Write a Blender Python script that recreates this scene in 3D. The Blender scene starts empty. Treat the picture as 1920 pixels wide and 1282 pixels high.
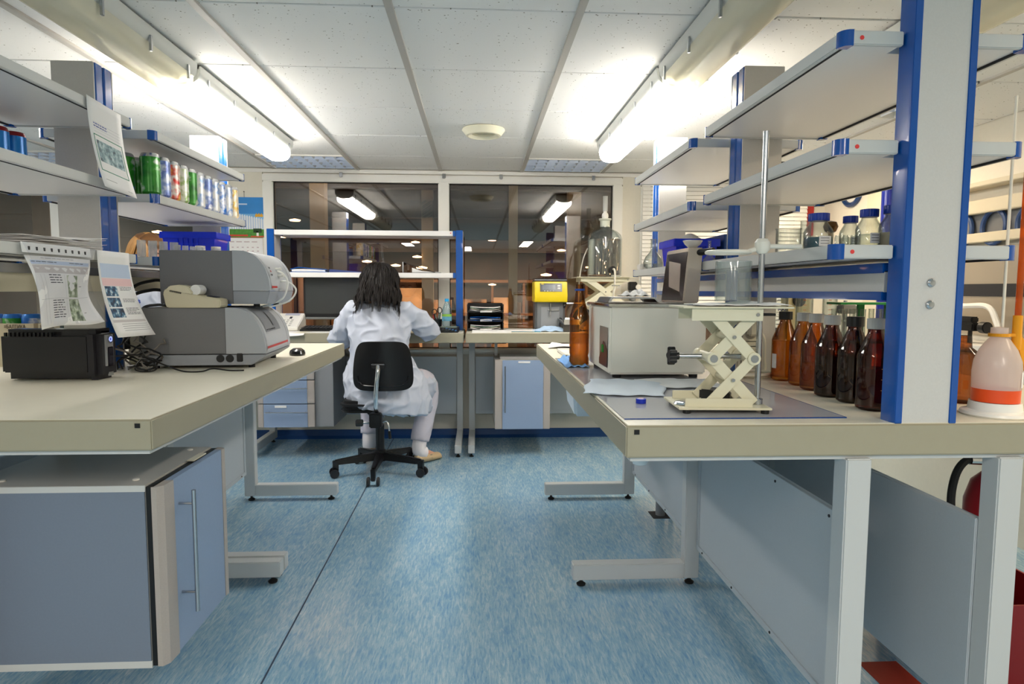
import bpy, bmesh, math, random
from math import pi, sin, cos, radians
from mathutils import Vector, Matrix
random.seed(7)
SC = bpy.context.scene
COL = SC.collection

# ---------------------------------------------------------------- camera
def camera():
    yaw, pit, roll, H = .0531, -.080, .0040, 1.12
    F = Vector((sin(yaw)*cos(pit), cos(yaw)*cos(pit), sin(pit)))
    R0 = Vector((cos(yaw), -sin(yaw), 0)); U0 = R0.cross(F)
    R = cos(roll)*R0 + sin(roll)*U0; U = -sin(roll)*R0 + cos(roll)*U0
    cd = bpy.data.cameras.new('camera'); co = bpy.data.objects.new('camera', cd); COL.objects.link(co)
    cd.sensor_width = 36; cd.lens = 1200/1920*36; cd.clip_start = .02; cd.clip_end = 100
    M = Matrix(((R.x, U.x, -F.x, 0), (R.y, U.y, -F.y, 0), (R.z, U.z, -F.z, H), (0, 0, 0, 1)))
    co.matrix_world = M
    SC.camera = co
camera()
# ---------------------------------------------------------------- world, lamps out of view, exposure
W = bpy.data.worlds.new('world'); SC.world = W; W.use_nodes = True
W.node_tree.nodes['Background'].inputs[0].default_value = (.02, .016, .012, 1)
W.node_tree.nodes['Background'].inputs[1].default_value = .5
SC.view_settings.view_transform = 'Standard'; SC.view_settings.look = 'None'
SC.view_settings.exposure = 1.0; SC.view_settings.gamma = 1.0
SC.view_settings.use_curve_mapping = False
SC.cycles.use_denoising = True
SC.cycles.max_bounces = 10; SC.cycles.diffuse_bounces = 4; SC.cycles.glossy_bounces = 4
SC.cycles.transmission_bounces = 8; SC.cycles.transparent_max_bounces = 32
SC.cycles.caustics_reflective = False; SC.cycles.caustics_refractive = False
SC.cycles.sample_clamp_indirect = 6.0
def area(name, loc, sx, sy, power, color, rot=(0, 0, 0)):
    l = bpy.data.lights.new(name, 'AREA'); l.shape = 'RECTANGLE'; l.size = sx; l.size_y = sy
    l.energy = power; l.color = color
    o = bpy.data.objects.new(name, l); COL.objects.link(o); o.location = loc; o.rotation_euler = rot
    return o
COOL = (1.0, .94, .88); WARM = (1.0, .80, .55); REAR = (1.0, .89, .77)
LIT_STRENGTH = 16.0
area('lamp_row_light', (-1.17, -.9, 1.88), .15, 1.2, 17, REAR)
area('lamp_row_light', (.785, -.9, 1.88), .15, 1.2, 19, REAR)
area('lamp_row_light', (-.2, -2.2, 1.88), .15, 1.2, 14, REAR)
area('side_aisle_light', (-2.75, 2.6, 1.93), .15, 1.2, 16, COOL)
area('side_aisle_light', (2.1, 1.1, 1.93), .15, 1.2, 9, WARM)
area('side_aisle_light', (2.1, 3.9, 1.93), .15, 1.2, 9, WARM)
# warm lamps of the hall beyond the windows, plus one added fill
area('hall_light', (-2.0, 9.0, 3.6), 2, 2, 50, (1.0, .70, .45))
area('hall_light', (3.0, 10.0, 3.6), 2, 2, 50, (1.0, .70, .45))

area('hall_light', (1.3, 5.9, 2.6), .5, .5, 7, (1.0, .85, .66), (radians(20), 0, 0))  # fill added to brighten the near hall column
# ---------------------------------------------------------------- helpers
def lin(h):
    h = h.lstrip('#'); c = [int(h[i:i+2], 16)/255 for i in (0, 2, 4)]
    return tuple((x/12.92 if x <= .04045 else ((x+.055)/1.055)**2.4) for x in c) + (1,)
MATS = {}
def mat(name, hexc='#808080', rough=.5, metal=0, noise=0, nscale=20, bump=0, bscale=200, trans=0, ior=1.45, emit=0, alpha=1, sub=0, coat=0, stretch=None, spec=.5):
    if name in MATS: return MATS[name]
    m = bpy.data.materials.new(name); m.use_nodes = True; MATS[name] = m
    nt = m.node_tree; b = nt.nodes['Principled BSDF']
    c = lin(hexc)
    b.inputs['Base Color'].default_value = c; b.inputs['Roughness'].default_value = rough
    b.inputs['Metallic'].default_value = metal; b.inputs['IOR'].default_value = ior
    b.inputs['Transmission Weight'].default_value = trans; b.inputs['Alpha'].default_value = alpha
    b.inputs['Coat Weight'].default_value = coat; b.inputs['Specular IOR Level'].default_value = spec
    if sub:
        b.inputs['Subsurface Weight'].default_value = sub; b.inputs['Subsurface Radius'].default_value = (.02, .01, .006)
    if emit:
        b.inputs['Emission Color'].default_value = c; b.inputs['Emission Strength'].default_value = emit
    tc = nt.nodes.new('ShaderNodeTexCoord'); src = tc.outputs['Object']
    if stretch:
        mp = nt.nodes.new('ShaderNodeMapping'); mp.inputs['Scale'].default_value = stretch
        nt.links.new(src, mp.inputs[0]); src = mp.outputs[0]
    if noise:
        n = nt.nodes.new('ShaderNodeTexNoise'); n.inputs['Scale'].default_value = nscale; n.inputs['Detail'].default_value = 5
        nt.links.new(src, n.inputs['Vector'])
        r = nt.nodes.new('ShaderNodeMapRange'); r.inputs['From Min'].default_value = .3; r.inputs['From Max'].default_value = .7
        r.inputs['To Min'].default_value = 1-noise; r.inputs['To Max'].default_value = 1+noise*.5
        nt.links.new(n.outputs['Fac'], r.inputs['Value'])
        mx = nt.nodes.new('ShaderNodeVectorMath'); mx.operation = 'SCALE'; mx.inputs[0].default_value = c[:3]
        nt.links.new(r.outputs[0], mx.inputs['Scale']); nt.links.new(mx.outputs[0], b.inputs['Base Color'])
    if bump:
        n = nt.nodes.new('ShaderNodeTexNoise'); n.inputs['Scale'].default_value = bscale; n.inputs['Detail'].default_value = 3
        nt.links.new(src, n.inputs['Vector'])
        bp = nt.nodes.new('ShaderNodeBump'); bp.inputs['Strength'].default_value = bump; bp.inputs['Distance'].default_value = .01
        nt.links.new(n.outputs['Fac'], bp.inputs['Height']); nt.links.new(bp.outputs[0], b.inputs['Normal'])
    return m

def schlick(nt, f0, f1):
    """reflectance of a pane, the same from both of its sides: f0 + f1 * (1 - cos)^5"""
    N = nt.nodes.new; L = nt.links.new
    w = N('ShaderNodeLayerWeight'); w.inputs['Blend'].default_value = .5
    p = N('ShaderNodeMath'); p.operation = 'POWER'; p.inputs[1].default_value = 5; L(w.outputs['Facing'], p.inputs[0])
    k = N('ShaderNodeMath'); k.operation = 'MULTIPLY_ADD'; k.inputs[1].default_value = f1; k.inputs[2].default_value = f0; k.use_clamp = True; L(p.outputs[0], k.inputs[0])
    return k
def thin(name, tint, edge, refl=1.6, diff=0, dcol='#ffffff', rough=.02):
    """thin walled clear stuff: tinted transparency that deepens at grazing angles, a share of diffuse, and surface reflection"""
    if name in MATS: return MATS[name]
    m = bpy.data.materials.new(name); m.use_nodes = True; MATS[name] = m; nt = m.node_tree
    for n in list(nt.nodes):
        if n.type != 'OUTPUT_MATERIAL': nt.nodes.remove(n)
    out = nt.nodes['Material Output']; N = nt.nodes.new; L = nt.links.new
    lw = N('ShaderNodeLayerWeight'); lw.inputs['Blend'].default_value = .45
    mc = N('ShaderNodeMix'); mc.data_type = 'RGBA'; mc.inputs['A'].default_value = lin(tint); mc.inputs['B'].default_value = lin(edge)
    L(lw.outputs['Facing'], mc.inputs['Factor'])
    tr = N('ShaderNodeBsdfTransparent'); L(mc.outputs['Result'], tr.inputs[0]); body = tr
    if diff:
        df = N('ShaderNodeBsdfDiffuse'); df.inputs[0].default_value = lin(dcol); tl = N('ShaderNodeBsdfTranslucent'); tl.inputs[0].default_value = lin(dcol)
        a = N('ShaderNodeMixShader'); a.inputs[0].default_value = .5; L(df.outputs[0], a.inputs[1]); L(tl.outputs[0], a.inputs[2])
        b = N('ShaderNodeMixShader'); b.inputs[0].default_value = diff; L(tr.outputs[0], b.inputs[1]); L(a.outputs[0], b.inputs[2]); body = b
    gl = N('ShaderNodeBsdfGlossy'); gl.inputs['Roughness'].default_value = rough
    k = schlick(nt, .035*refl, .55)
    mx = N('ShaderNodeMixShader'); L(k.outputs[0], mx.inputs[0]); L(body.outputs[0], mx.inputs[1]); L(gl.outputs[0], mx.inputs[2]); L(mx.outputs[0], out.inputs[0])
    return m

class MB:
    def __init__(s): s.v = []; s.f = []
    def add(s, vs, fs):
        o = len(s.v); s.v += [tuple(p) for p in vs]; s.f += [tuple(i+o for i in f) for f in fs]; return s
    def box(s, x0, x1, y0, y1, z0, z1):
        if x0 > x1: x0, x1 = x1, x0
        if y0 > y1: y0, y1 = y1, y0
        if z0 > z1: z0, z1 = z1, z0
        return s.add([(x0,y0,z0),(x1,y0,z0),(x1,y1,z0),(x0,y1,z0),(x0,y0,z1),(x1,y0,z1),(x1,y1,z1),(x0,y1,z1)],
              [(0,3,2,1),(4,5,6,7),(0,1,5,4),(1,2,6,5),(2,3,7,6),(3,0,4,7)])
    def hexa(s, bot, top):      # two quads, both counter-clockwise seen from above
        return s.add(list(bot)+list(top), [(0,3,2,1),(4,5,6,7),(0,1,5,4),(1,2,6,5),(2,3,7,6),(3,0,4,7)])
    def prism(s, poly, a, b, axis='y'):
        n = len(poly)
        P = {'y': lambda p, t: (p[0], t, p[1]), 'x': lambda p, t: (t, p[0], p[1]), 'z': lambda p, t: (p[0], p[1], t)}[axis]
        vs = [P(p, a) for p in poly]+[P(p, b) for p in poly]
        return s.add(vs, [tuple(range(n)), tuple(range(2*n-1, n-1, -1))]+[(i, i+n, (i+1) % n+n, (i+1) % n) for i in range(n)])
    def lathe(s, prof, n=24, cx=0, cy=0, cz=0, sx=1, sy=1):
        vs = []; fs = []; rows = []
        for r, z in prof:
            if r < 1e-6: rows.append([len(vs)]); vs.append((cx, cy, cz+z))
            else:
                rows.append(list(range(len(vs), len(vs)+n)))
                vs += [(cx+r*sx*cos(2*pi*k/n), cy+r*sy*sin(2*pi*k/n), cz+z) for k in range(n)]
        for a, b in zip(rows, rows[1:]):
            for k in range(n):
                k2 = (k+1) % n
                if len(a) == 1 and len(b) > 1: fs.append((a[0], b[k2], b[k]))
                elif len(b) == 1 and len(a) > 1: fs.append((a[k], a[k2], b[0]))
                elif len(a) > 1: fs.append((a[k], a[k2], b[k2], b[k]))
        return s.add(vs, fs)
    def tube(s, pts, r, n=8, cap=True, closed=False):
        pts = [Vector(p) for p in pts]; m = len(pts)
        rs = r if isinstance(r, (list, tuple)) else [r]*m
        up = None; vs = []; fs = []
        for i, p in enumerate(pts):
            if closed: t = pts[(i+1) % m]-pts[i-1]
            else: t = pts[min(i+1, m-1)]-pts[max(i-1, 0)]
            t = t.normalized() if t.length > 1e-9 else Vector((0, 0, 1))
            if up is None:
                up = Vector((0, 0, 1)) if abs(t.z) < .9 else Vector((1, 0, 0))
            a = t.cross(up)
            if a.length < 1e-6: a = t.orthogonal()
            a.normalize(); b = a.cross(t); up = b
            vs += [tuple(p+rs[i]*(cos(2*pi*k/n)*a+sin(2*pi*k/n)*b)) for k in range(n)]
        for i in range(m if closed else m-1):
            j = (i+1) % m
            fs += [(i*n+k, i*n+(k+1) % n, j*n+(k+1) % n, j*n+k) for k in range(n)]
        if cap and not closed: fs += [tuple(range(n-1, -1, -1)), tuple(range((m-1)*n, m*n))]
        return s.add(vs, fs)
    def cyl(s, p0, p1, r, n=16, r1=None): return s.tube([p0, p1], [r, r if r1 is None else r1], n)
    def grid(s, fn, nu, nv, thick=0):
        vs = [fn(i/nu, j/nv) for j in range(nv+1) for i in range(nu+1)]
        fs = [(j*(nu+1)+i, j*(nu+1)+i+1, (j+1)*(nu+1)+i+1, (j+1)*(nu+1)+i) for j in range(nv) for i in range(nu)]
        return s.add(vs, fs)
    def build(s, name, m, parent=None, bevel=0, smooth=False, seg=2, solid=0, ang=35):
        me = bpy.data.meshes.new(name)
        me.from_pydata(s.v, [], s.f)
        bm = bmesh.new(); bm.from_mesh(me)
        bmesh.ops.recalc_face_normals(bm, faces=bm.faces)
        if solid:
            bmesh.ops.solidify(bm, geom=bm.faces[:], thickness=solid)
            bmesh.ops.recalc_face_normals(bm, faces=bm.faces)
        if bevel:
            es = [e for e in bm.edges if len(e.link_faces) == 2 and e.calc_face_angle(0) > radians(30)]
            bmesh.ops.bevel(bm, geom=es, offset=bevel, segments=seg, affect='EDGES', clamp_overlap=True)
        bm.to_mesh(me); bm.free()
        if smooth or bevel:
            for p in me.polygons: p.use_smooth = True
            me.set_sharp_from_angle(angle=radians(ang))
        me.materials.append(m)
        o = bpy.data.objects.new(name, me); COL.objects.link(o)
        if parent is not None: o.parent = parent
        return o
def box(name, m, parent, x0, x1, y0, y1, z0, z1, bevel=0): return MB().box(x0, x1, y0, y1, z0, z1).build(name, m, parent, bevel)
def tag(o, label=None, cat=None, group=None, kind=None):
    if label: o['label'] = label
    if cat: o['category'] = cat
    if group: o['group'] = group
    if kind: o['kind'] = kind
    return o
def thing(name, label, cat, loc=(0, 0, 0), rotz=0, group=None):
    o = bpy.data.objects.new(name, None); COL.objects.link(o); o.location = loc; o.rotation_euler = (0, 0, rotz)
    o.empty_display_size = .05
    return tag(o, label, cat, group)
def struct(name, label, loc=(0, 0, 0)):
    o = bpy.data.objects.new(name, None); COL.objects.link(o); o.location = loc
    return tag(o, label, None, None, 'structure')
def copy_tree(o, parent=None):
    c = o.copy(); COL.objects.link(c)
    if parent is not None: c.parent = parent
    for ch in list(o.children): copy_tree(ch, c)
    return c
def text(name, s, size, m, parent, loc, rot=(0, 0, 0), ext=.0004, align='CENTER', sx=1):
    cu = bpy.data.curves.new(name, 'FONT'); cu.body = s; cu.size = size; cu.extrude = ext; cu.align_x = align; cu.align_y = 'CENTER'
    t = bpy.data.objects.new(name, cu); COL.objects.link(t)
    bpy.context.view_layer.update()
    me = bpy.data.meshes.new_from_object(t.evaluated_get(bpy.context.evaluated_depsgraph_get()))
    bpy.data.objects.remove(t); bpy.data.curves.remove(cu)
    me.materials.clear(); me.materials.append(m)
    o = bpy.data.objects.new(name, me); COL.objects.link(o); o.parent = parent; o.location = loc; o.rotation_euler = rot; o.scale = (sx, 1, 1)
    return o

# ---------------------------------------------------------------- materials
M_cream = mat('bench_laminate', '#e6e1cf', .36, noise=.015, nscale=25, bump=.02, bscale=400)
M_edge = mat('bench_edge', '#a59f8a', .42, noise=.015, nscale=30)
M_leg = mat('powder_coated_steel', '#c6c9ca', .4)
M_panel = mat('panel_grey', '#bcc3c9', .45, noise=.03, nscale=300)
M_shelf = mat('shelf_white', '#f0eeec', .35)
M_shelfside = mat('shelf_side', '#cfd0ce', .4)
M_post = mat('post_grey', '#cfcdca', .45, noise=.03, nscale=300)
M_blue = mat('lab_blue', '#0650a4', .22, coat=.3)
M_bluedk = mat('lab_blue_dark', '#0a3f88', .25, coat=.3)
M_white = mat('white_paint', '#e6e3da', .5)
M_wall = mat('wall_paint', '#e6e0d2', .6, noise=.02, nscale=60)
M_pvc = mat('white_pvc', '#f4f2ec', .3)
M_black = mat('black_plastic', '#131315', .4)
M_rubber = mat('black_rubber', '#1a1a1b', .7)
M_dark = mat('dark_gap', '#2a2a2e', .8)
M_steel = mat('steel', '#b9bcc0', .25, 1)
M_chrome = mat('chrome', '#d5d8dc', .12, 1)
M_paper = mat('paper_white', '#f0efee', .75)
M_ink = mat('ink', '#3a3c48', .8)
M_red = mat('red_print', '#c8383a', .5)
def photo_mat(name, cols, scale=22):
    if name in MATS: return MATS[name]
    m = bpy.data.materials.new(name); m.use_nodes = True; nt = m.node_tree; b = nt.nodes['Principled BSDF']; b.inputs['Roughness'].default_value = .5
    tc = nt.nodes.new('ShaderNodeTexCoord'); n = nt.nodes.new('ShaderNodeTexNoise'); n.inputs['Scale'].default_value = scale; n.inputs['Detail'].default_value = 3
    nt.links.new(tc.outputs['Object'], n.inputs['Vector']); r = nt.nodes.new('ShaderNodeValToRGB')
    e = r.color_ramp.elements; k = len(cols)
    e[0].position = .33; e[0].color = lin(cols[0]); e[1].position = .67; e[1].color = lin(cols[-1])
    for i, c in enumerate(cols[1:-1]): x = e.new(.33+.34*(i+1)/(k-1)); x.color = lin(c)
    nt.links.new(n.outputs['Fac'], r.inputs[0]); nt.links.new(r.outputs[0], b.inputs['Base Color']); MATS[name] = m; return m
# ================================================================ room shell
XL, XR, YB, YF, ZC = -3.9, 2.66, 4.85, -4.0, 2.0
def floor_mat():
    m = bpy.data.materials.new('linoleum'); m.use_nodes = True; nt = m.node_tree; b = nt.nodes['Principled BSDF']
    tc = nt.nodes.new('ShaderNodeTexCoord')
    def noise(scale, st, det=6):
        mp = nt.nodes.new('ShaderNodeMapping'); mp.inputs['Scale'].default_value = st; nt.links.new(tc.outputs['Object'], mp.inputs[0])
        n = nt.nodes.new('ShaderNodeTexNoise'); n.inputs['Scale'].default_value = scale; n.inputs['Detail'].default_value = det; n.inputs['Roughness'].default_value = .65
        nt.links.new(mp.outputs[0], n.inputs['Vector']); return n
    n1 = noise(4, (3.2, .8, 1)); n2 = noise(38, (3.6, .5, 1), 6); n2.inputs['Distortion'].default_value = .6; n3 = noise(1.2, (1, 1, 1), 2)
    r = nt.nodes.new('ShaderNodeValToRGB'); e = r.color_ramp.elements
    e[0].position = .33; e[0].color = lin('#5c92c0'); e[1].position = .66; e[1].color = lin('#bed1da')
    e2 = e.new(.5); e2.color = lin('#90b4cb')
    ad = nt.nodes.new('ShaderNodeMath'); ad.operation = 'MULTIPLY_ADD'; ad.inputs[1].default_value = .68
    m2 = nt.nodes.new('ShaderNodeMath'); m2.operation = 'MULTIPLY'; m2.inputs[1].default_value = .32
    nt.links.new(n1.outputs['Fac'], m2.inputs[0]); nt.links.new(n2.outputs['Fac'], ad.inputs[0]); nt.links.new(m2.outputs[0], ad.inputs[2])
    nt.links.new(ad.outputs[0], r.inputs[0])
    # fine dark flecks
    n4 = noise(130, (2.4, .7, 1), 1); t = nt.nodes.new('ShaderNodeMapRange'); t.inputs['From Min'].default_value = .25; t.inputs['From Max'].default_value = .32
    t.inputs['To Min'].default_value = .62; t.inputs['To Max'].default_value = 1
    nt.links.new(n4.outputs['Fac'], t.inputs[0])
    sc = nt.nodes.new('ShaderNodeVectorMath'); sc.operation = 'SCALE'; nt.links.new(r.outputs[0], sc.inputs[0]); nt.links.new(t.outputs[0], sc.inputs['Scale'])
    nt.links.new(sc.outputs[0], b.inputs['Base Color'])
    rr = nt.nodes.new('ShaderNodeMapRange'); rr.inputs['To Min'].default_value = .14; rr.inputs['To Max'].default_value = .32
    nt.links.new(n3.outputs['Fac'], rr.inputs[0]); nt.links.new(rr.outputs[0], b.inputs['Roughness'])
    b.inputs['Specular IOR Level'].default_value = .9
    return m
fl = struct('floor', 'mottled blue linoleum floor')
MB().box(XL, XR, YF, YB+.1, -.05, 0).build('linoleum', floor_mat(), fl)
MB().tube([(-.612, 0, -.0035), (-.618, 1.78, -.0035), (-.63, 3.0, -.0035), (-.637, 3.6, -.0035), (-.64, 4.85, -.0035)], .005, 6).build('seam', mat('seam_dark', '#34465a', .8), fl)  # floor seam drawn as a thin dark strip
# ceiling: runners along the room and one object per tile
def tile_mat():
    m = mat('ceiling_tile', '#f0efec', .85)
    nt = m.node_tree; b = nt.nodes['Principled BSDF']; tc = nt.nodes.new('ShaderNodeTexCoord')
    mp = nt.nodes.new('ShaderNodeMapping'); mp.inputs['Scale'].default_value = (1, 1, 0)
    nt.links.new(tc.outputs['Object'], mp.inputs[0])
    v = nt.nodes.new('ShaderNodeTexVoronoi'); v.inputs['Scale'].default_value = 62; nt.links.new(mp.outputs[0], v.inputs['Vector'])
    n = nt.nodes.new('ShaderNodeTexNoise'); n.inputs['Scale'].default_value = 25; nt.links.new(mp.outputs[0], n.inputs['Vector'])
    th = nt.nodes.new('ShaderNodeMapRange'); th.inputs['From Min'].default_value = .4; th.inputs['From Max'].default_value = .7; th.inputs['To Min'].default_value = .02; th.inputs['To Max'].default_value = .21
    nt.links.new(n.outputs['Fac'], th.inputs[0])
    lt = nt.nodes.new('ShaderNodeMath'); lt.operation = 'LESS_THAN'; nt.links.new(v.outputs['Distance'], lt.inputs[0]); nt.links.new(th.outputs[0], lt.inputs[1])
    mx = nt.nodes.new('ShaderNodeMix'); mx.data_type = 'RGBA'; mx.inputs['A'].default_value = lin('#f0efec'); mx.inputs['B'].default_value = lin('#8c877b')
    nt.links.new(lt.outputs[0], mx.inputs['Factor']); nt.links.new(mx.outputs['Result'], b.inputs['Base Color'])
    return m
M_tile = tile_mat()
ce = struct('ceiling', 'suspended ceiling of square fissured tiles', (0, 0, ZC))
MB().box(XL, XR, YF, YB, .05, .09).build('slab', M_dark, ce)
CX = [-.877+.6*i for i in range(-5, 6)]; CY = [2.102+.564*j for j in range(-10, 6)]
CX = [x for x in CX if XL < x < XR]; CY = [y for y in CY if YF < y < YB+.2]
for x in CX: MB().box(x-.013, x+.013, YF, YB, -.004, .012).build('runner', mat('runner_grey', '#b9b5ae', .5), ce, .001)
proto = None
RASTERS = [(-1.477, 4.358), (.323, 4.358), (1.523, 2.666), (-3.277, 4.358), (2.123, 4.358), (1.523,4.358)]
xs = [XL]+CX+[XR]; ys = [YF]+CY
for i in range(len(xs)-1):
    for j in range(len(ys)-1):
        x0, x1, y0, y1 = xs[i], xs[i+1], ys[j], min(ys[j+1], YB)
        if y1-y0 < .05 or x1-x0 < .05: continue
        if any(abs(x0-a) < .03 and abs(y0-b) < .03 for a, b in RASTERS): continue
        full = abs(x1-x0-.6) < .01 and abs(y1-y0-.564) < .01
        if full and proto is not None: o = proto.copy(); COL.objects.link(o)
        else:
            w, h = x1-x0, y1-y0
            o = MB().box(-w/2+.006, w/2-.006, -h/2+.004, h/2-.004, .004, .022).build('tile', M_tile, ce, .002, seg=1)
            if full: proto = o
        o.location = ((x0+x1)/2, (y0+y1)/2, random.uniform(0, .0025))
        o.rotation_euler = (random.uniform(-.002, .002), random.uniform(-.002, .002), 0)
# recessed louvre lights
def raster(x, y, label):
    t = thing('louvre_light', label, 'ceiling light', (x, y, ZC), 0)
    tl = MB().box(.006, .594, .003, .561, .10, .104).build('tray', mat('tray_white', '#e9edf2', .4), t)
    f = MB()
    f.box(.006, .594, .003, .015, -.002, .1); f.box(.006, .594, .549, .561, -.002, .1); f.box(.006, .018, .003, .561, -.002, .1); f.box(.582, .594, .003, .561, -.002, .1)
    f.build('frame', M_pvc, t)
    for k in range(4): MB().cyl((.09+.14*k, .03, .075), (.09+.14*k, .535, .075), .013, 10).build('tube', mat('louvre_tube', '#e9f0ff', .4, emit=2.6), t, smooth=True)
    ml = mat('louvre_metal', '#c3cfe6', .35, .35); ml2 = mat('louvre_metal_reflection', '#f4f7fc', .35, .1)  # white and blue-grey mirror reflections painted as two blade colours
    for k in range(1, 5):
        yy = .015+k*.534/5; MB().prism([(yy-.018, .040), (yy, .0), (yy+.018, .040)], .018, .582, 'x').build('louvre', ml, t)
    for k in range(1, 8):
        xx = .018+k*.564/8; MB().prism([(xx-.020, .052), (xx, .002), (xx+.020, .052)], .016, .549, 'y').build('louvre', ml2, t)
    return t
raster(-1.477, 4.358, 'recessed mirror louvre ceiling light over the seated woman, beside left lamp end')
raster(.323, 4.358, 'recessed mirror louvre ceiling light at the far end of the right lamp row')
raster(1.523, 2.666, 'recessed louvre ceiling light seen behind the right shelves and post')
raster(-3.277, 4.358, 'recessed louvre ceiling light seen between the left shelf boards behind blue cans')
# smoke detector-like ceiling diffuser ring
t = thing('ceiling_vent', 'round cream ceiling diffuser between the two rows of lamps', 'vent', (.03, 3.6, ZC))
MB().lathe([(.062, .003), (.115, .002), (.118, -.004), (.095, -.034), (.085, -.036), (.066, -.022), (.062, .003)], 40).build('ring', mat('cream_plastic', '#ebe5cc', .4), t, smooth=True)
MB().lathe([(.0, -.014), (.062, -.012), (.066, -.004), (0, -.004)], 32).build('damper_disc', mat('cream_disc', '#c9c3a8', .5), t, smooth=True)
# walls
wb = struct('wall_back', 'back wall with wide dark windows')
MB().box(XL, XR, YB, YB+.1, -.05, .64).box(XL, XR, YB, YB+.1, 1.965, 2.1).box(-1.83, -1.57, YB-.02, YB+.1, .6, 2.0).box(1.085, 1.222, YB-.02, YB+.1, .6, 2.0).box(2.50, XR, YB, YB+.1, .6, 2.0).build('plaster', M_wall, wb)
wl = tag(box('wall_left', M_wall, None, XL-.1, XL, YF, YB+.1, -.05, 2.1), 'left wall', None, None, 'structure')
wr = tag(box('wall_right', M_wall, None, XR, XR+.1, YF, YB+.1, -.05, 2.1), 'right wall', None, None, 'structure')
wf = tag(box('wall_front', M_wall, None, XL, XR, YF-.1, YF, -.05, 2.1), 'wall behind the camera', None, None, 'structure')
M_skirt = mat('skirting_blue', '#1d4a86', .3)
bb = tag(MB().prism([(YB, .0), (YB, .066), (YB-.008, .062), (YB-.012, .02), (YB-.03, 0)], XL, XR, 'x').build('baseboard_back', M_skirt), 'blue coved vinyl baseboard', None, None, 'structure')
tag(MB().prism([(XR, .0), (XR, .066), (XR-.008, .062), (XR-.012, .02), (XR-.03, 0)], YF, YB-.03, 'y').build('baseboard_right', M_skirt), 'blue coved vinyl baseboard', None, None, 'structure')
tag(box('trim_1', M_pvc, None, XL, XR, YB-.03, YB, 1.972, 1.998, .004), 'ceiling edge trim', None, None, 'structure')
def glass_pane_mat():
    m = bpy.data.materials.new('window_glass'); m.use_nodes = True; nt = m.node_tree
    for n in list(nt.nodes):
        if n.type != 'OUTPUT_MATERIAL': nt.nodes.remove(n)
    out = nt.nodes['Material Output']
    tr = nt.nodes.new('ShaderNodeBsdfTransparent'); tr.inputs[0].default_value = (.82, .78, .74, 1)
    gl = nt.nodes.new('ShaderNodeBsdfGlossy'); gl.inputs['Roughness'].default_value = .006
    ml = schlick(nt, .12, .7)
    mx = nt.nodes.new('ShaderNodeMixShader')
    nt.links.new(ml.outputs[0], mx.inputs[0])
    nt.links.new(tr.outputs[0], mx.inputs[1]); nt.links.new(gl.outputs[0], mx.inputs[2]); nt.links.new(mx.outputs[0], out.inputs[0])
    return m
M_pane = glass_pane_mat()
def window(n, label, x0, x1, z0, z1, mull, fw=.075):
    w = struct('window_%d' % n, label)
    f = MB(); y0, y1 = YB-.03, YB+.05
    MB().box(x0, x1, y0, y1, z1-fw*.75, z1).build('frame', M_pvc, w, .006); MB().box(x0, x1, y0, y1, z0, z0+fw*.6).build('frame', M_pvc, w, .006)
    MB().box(x0, x0+fw, y0, y1, z0+fw*.6, z1-fw*.75).build('frame', M_pvc, w, .006); MB().box(x1-fw, x1, y0, y1, z0+fw*.6, z1-fw*.75).build('frame', M_pvc, w, .006)
    xa = x0+fw
    for a in list(mull)+[None]:
        xb = x1-fw if a is None else a-.041
        MB().box(xa, xb, YB+.008, YB+.014, z0+fw*.6, z1-fw*.75).build('pane', M_pane, w)
        g = MB(); zz0, zz1 = z0+fw*.6, z1-fw*.75
        for q in ((xa, xa+.006, zz0, zz1), (xb-.006, xb, zz0, zz1), (xa, xb, zz0, zz0+.006), (xa, xb, zz1-.006, zz1)): g.box(q[0], q[1], YB-.004, YB+.007, q[2], q[3])
        g.build('gasket', M_rubber, w)
        if a is not None:
            MB().box(a-.041, a+.041, y0, y1, z0+fw*.6, z1-fw*.75).build('mullion', M_pvc, w, .006); xa = a+.041
    return w
w1 = window(1, 'wide dark window of two panes in white frames', -1.57, 1.085, .64, 1.965, [-.254])
for x in (-1.0, -.25, .17, .86): MB().box(x-.012, x+.012, YB-.038, YB-.03, 1.945, 1.975).box(x-.008, x+.008, YB-.045, YB-.03, 1.94, 1.952).build('clip', M_steel, w1)
w2 = window(2, 'dark window behind the left shelves', XL, -1.83, .64, 1.965, [-3.03])
MB().box(-1.6, 1.1, YB-.09, YB-.03, .66, .685).build('sill', M_pvc, w1, .006)
# window with closed blind on the right
w3 = window(3, 'window covered by a closed white blind', 1.222, 2.50, .64, 1.965, [])
bl = thing('window_blind', 'closed white horizontal blind at the right end of the back wall', 'blind', (1.858, YB-.06, 0))
M_slat = mat('blind_slat', '#f2f1ed', .5)
sl = None
for k in range(36):
    if sl is None: sl = MB().prism([(-.012, -.0142), (-.002, .0138), (-.0035, .0146), (-.0135, -.0134)], -.63, .63, 'x').build('slat', M_slat, bl); o = sl
    else: o = sl.copy(); COL.objects.link(o)
    o.location = (0, 0, .86+k*.03)
MB().box(-.635, .635, -.02, .01, 1.93, 1.955).build('head_rail', M_pvc, bl, .003)
for x in (-.4, .4): MB().cyl((x, -.012, .84), (x, -.012, 1.93), .0015, 6).build('cord', mat('cord_beige', '#a59b84', .8), bl)

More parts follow.
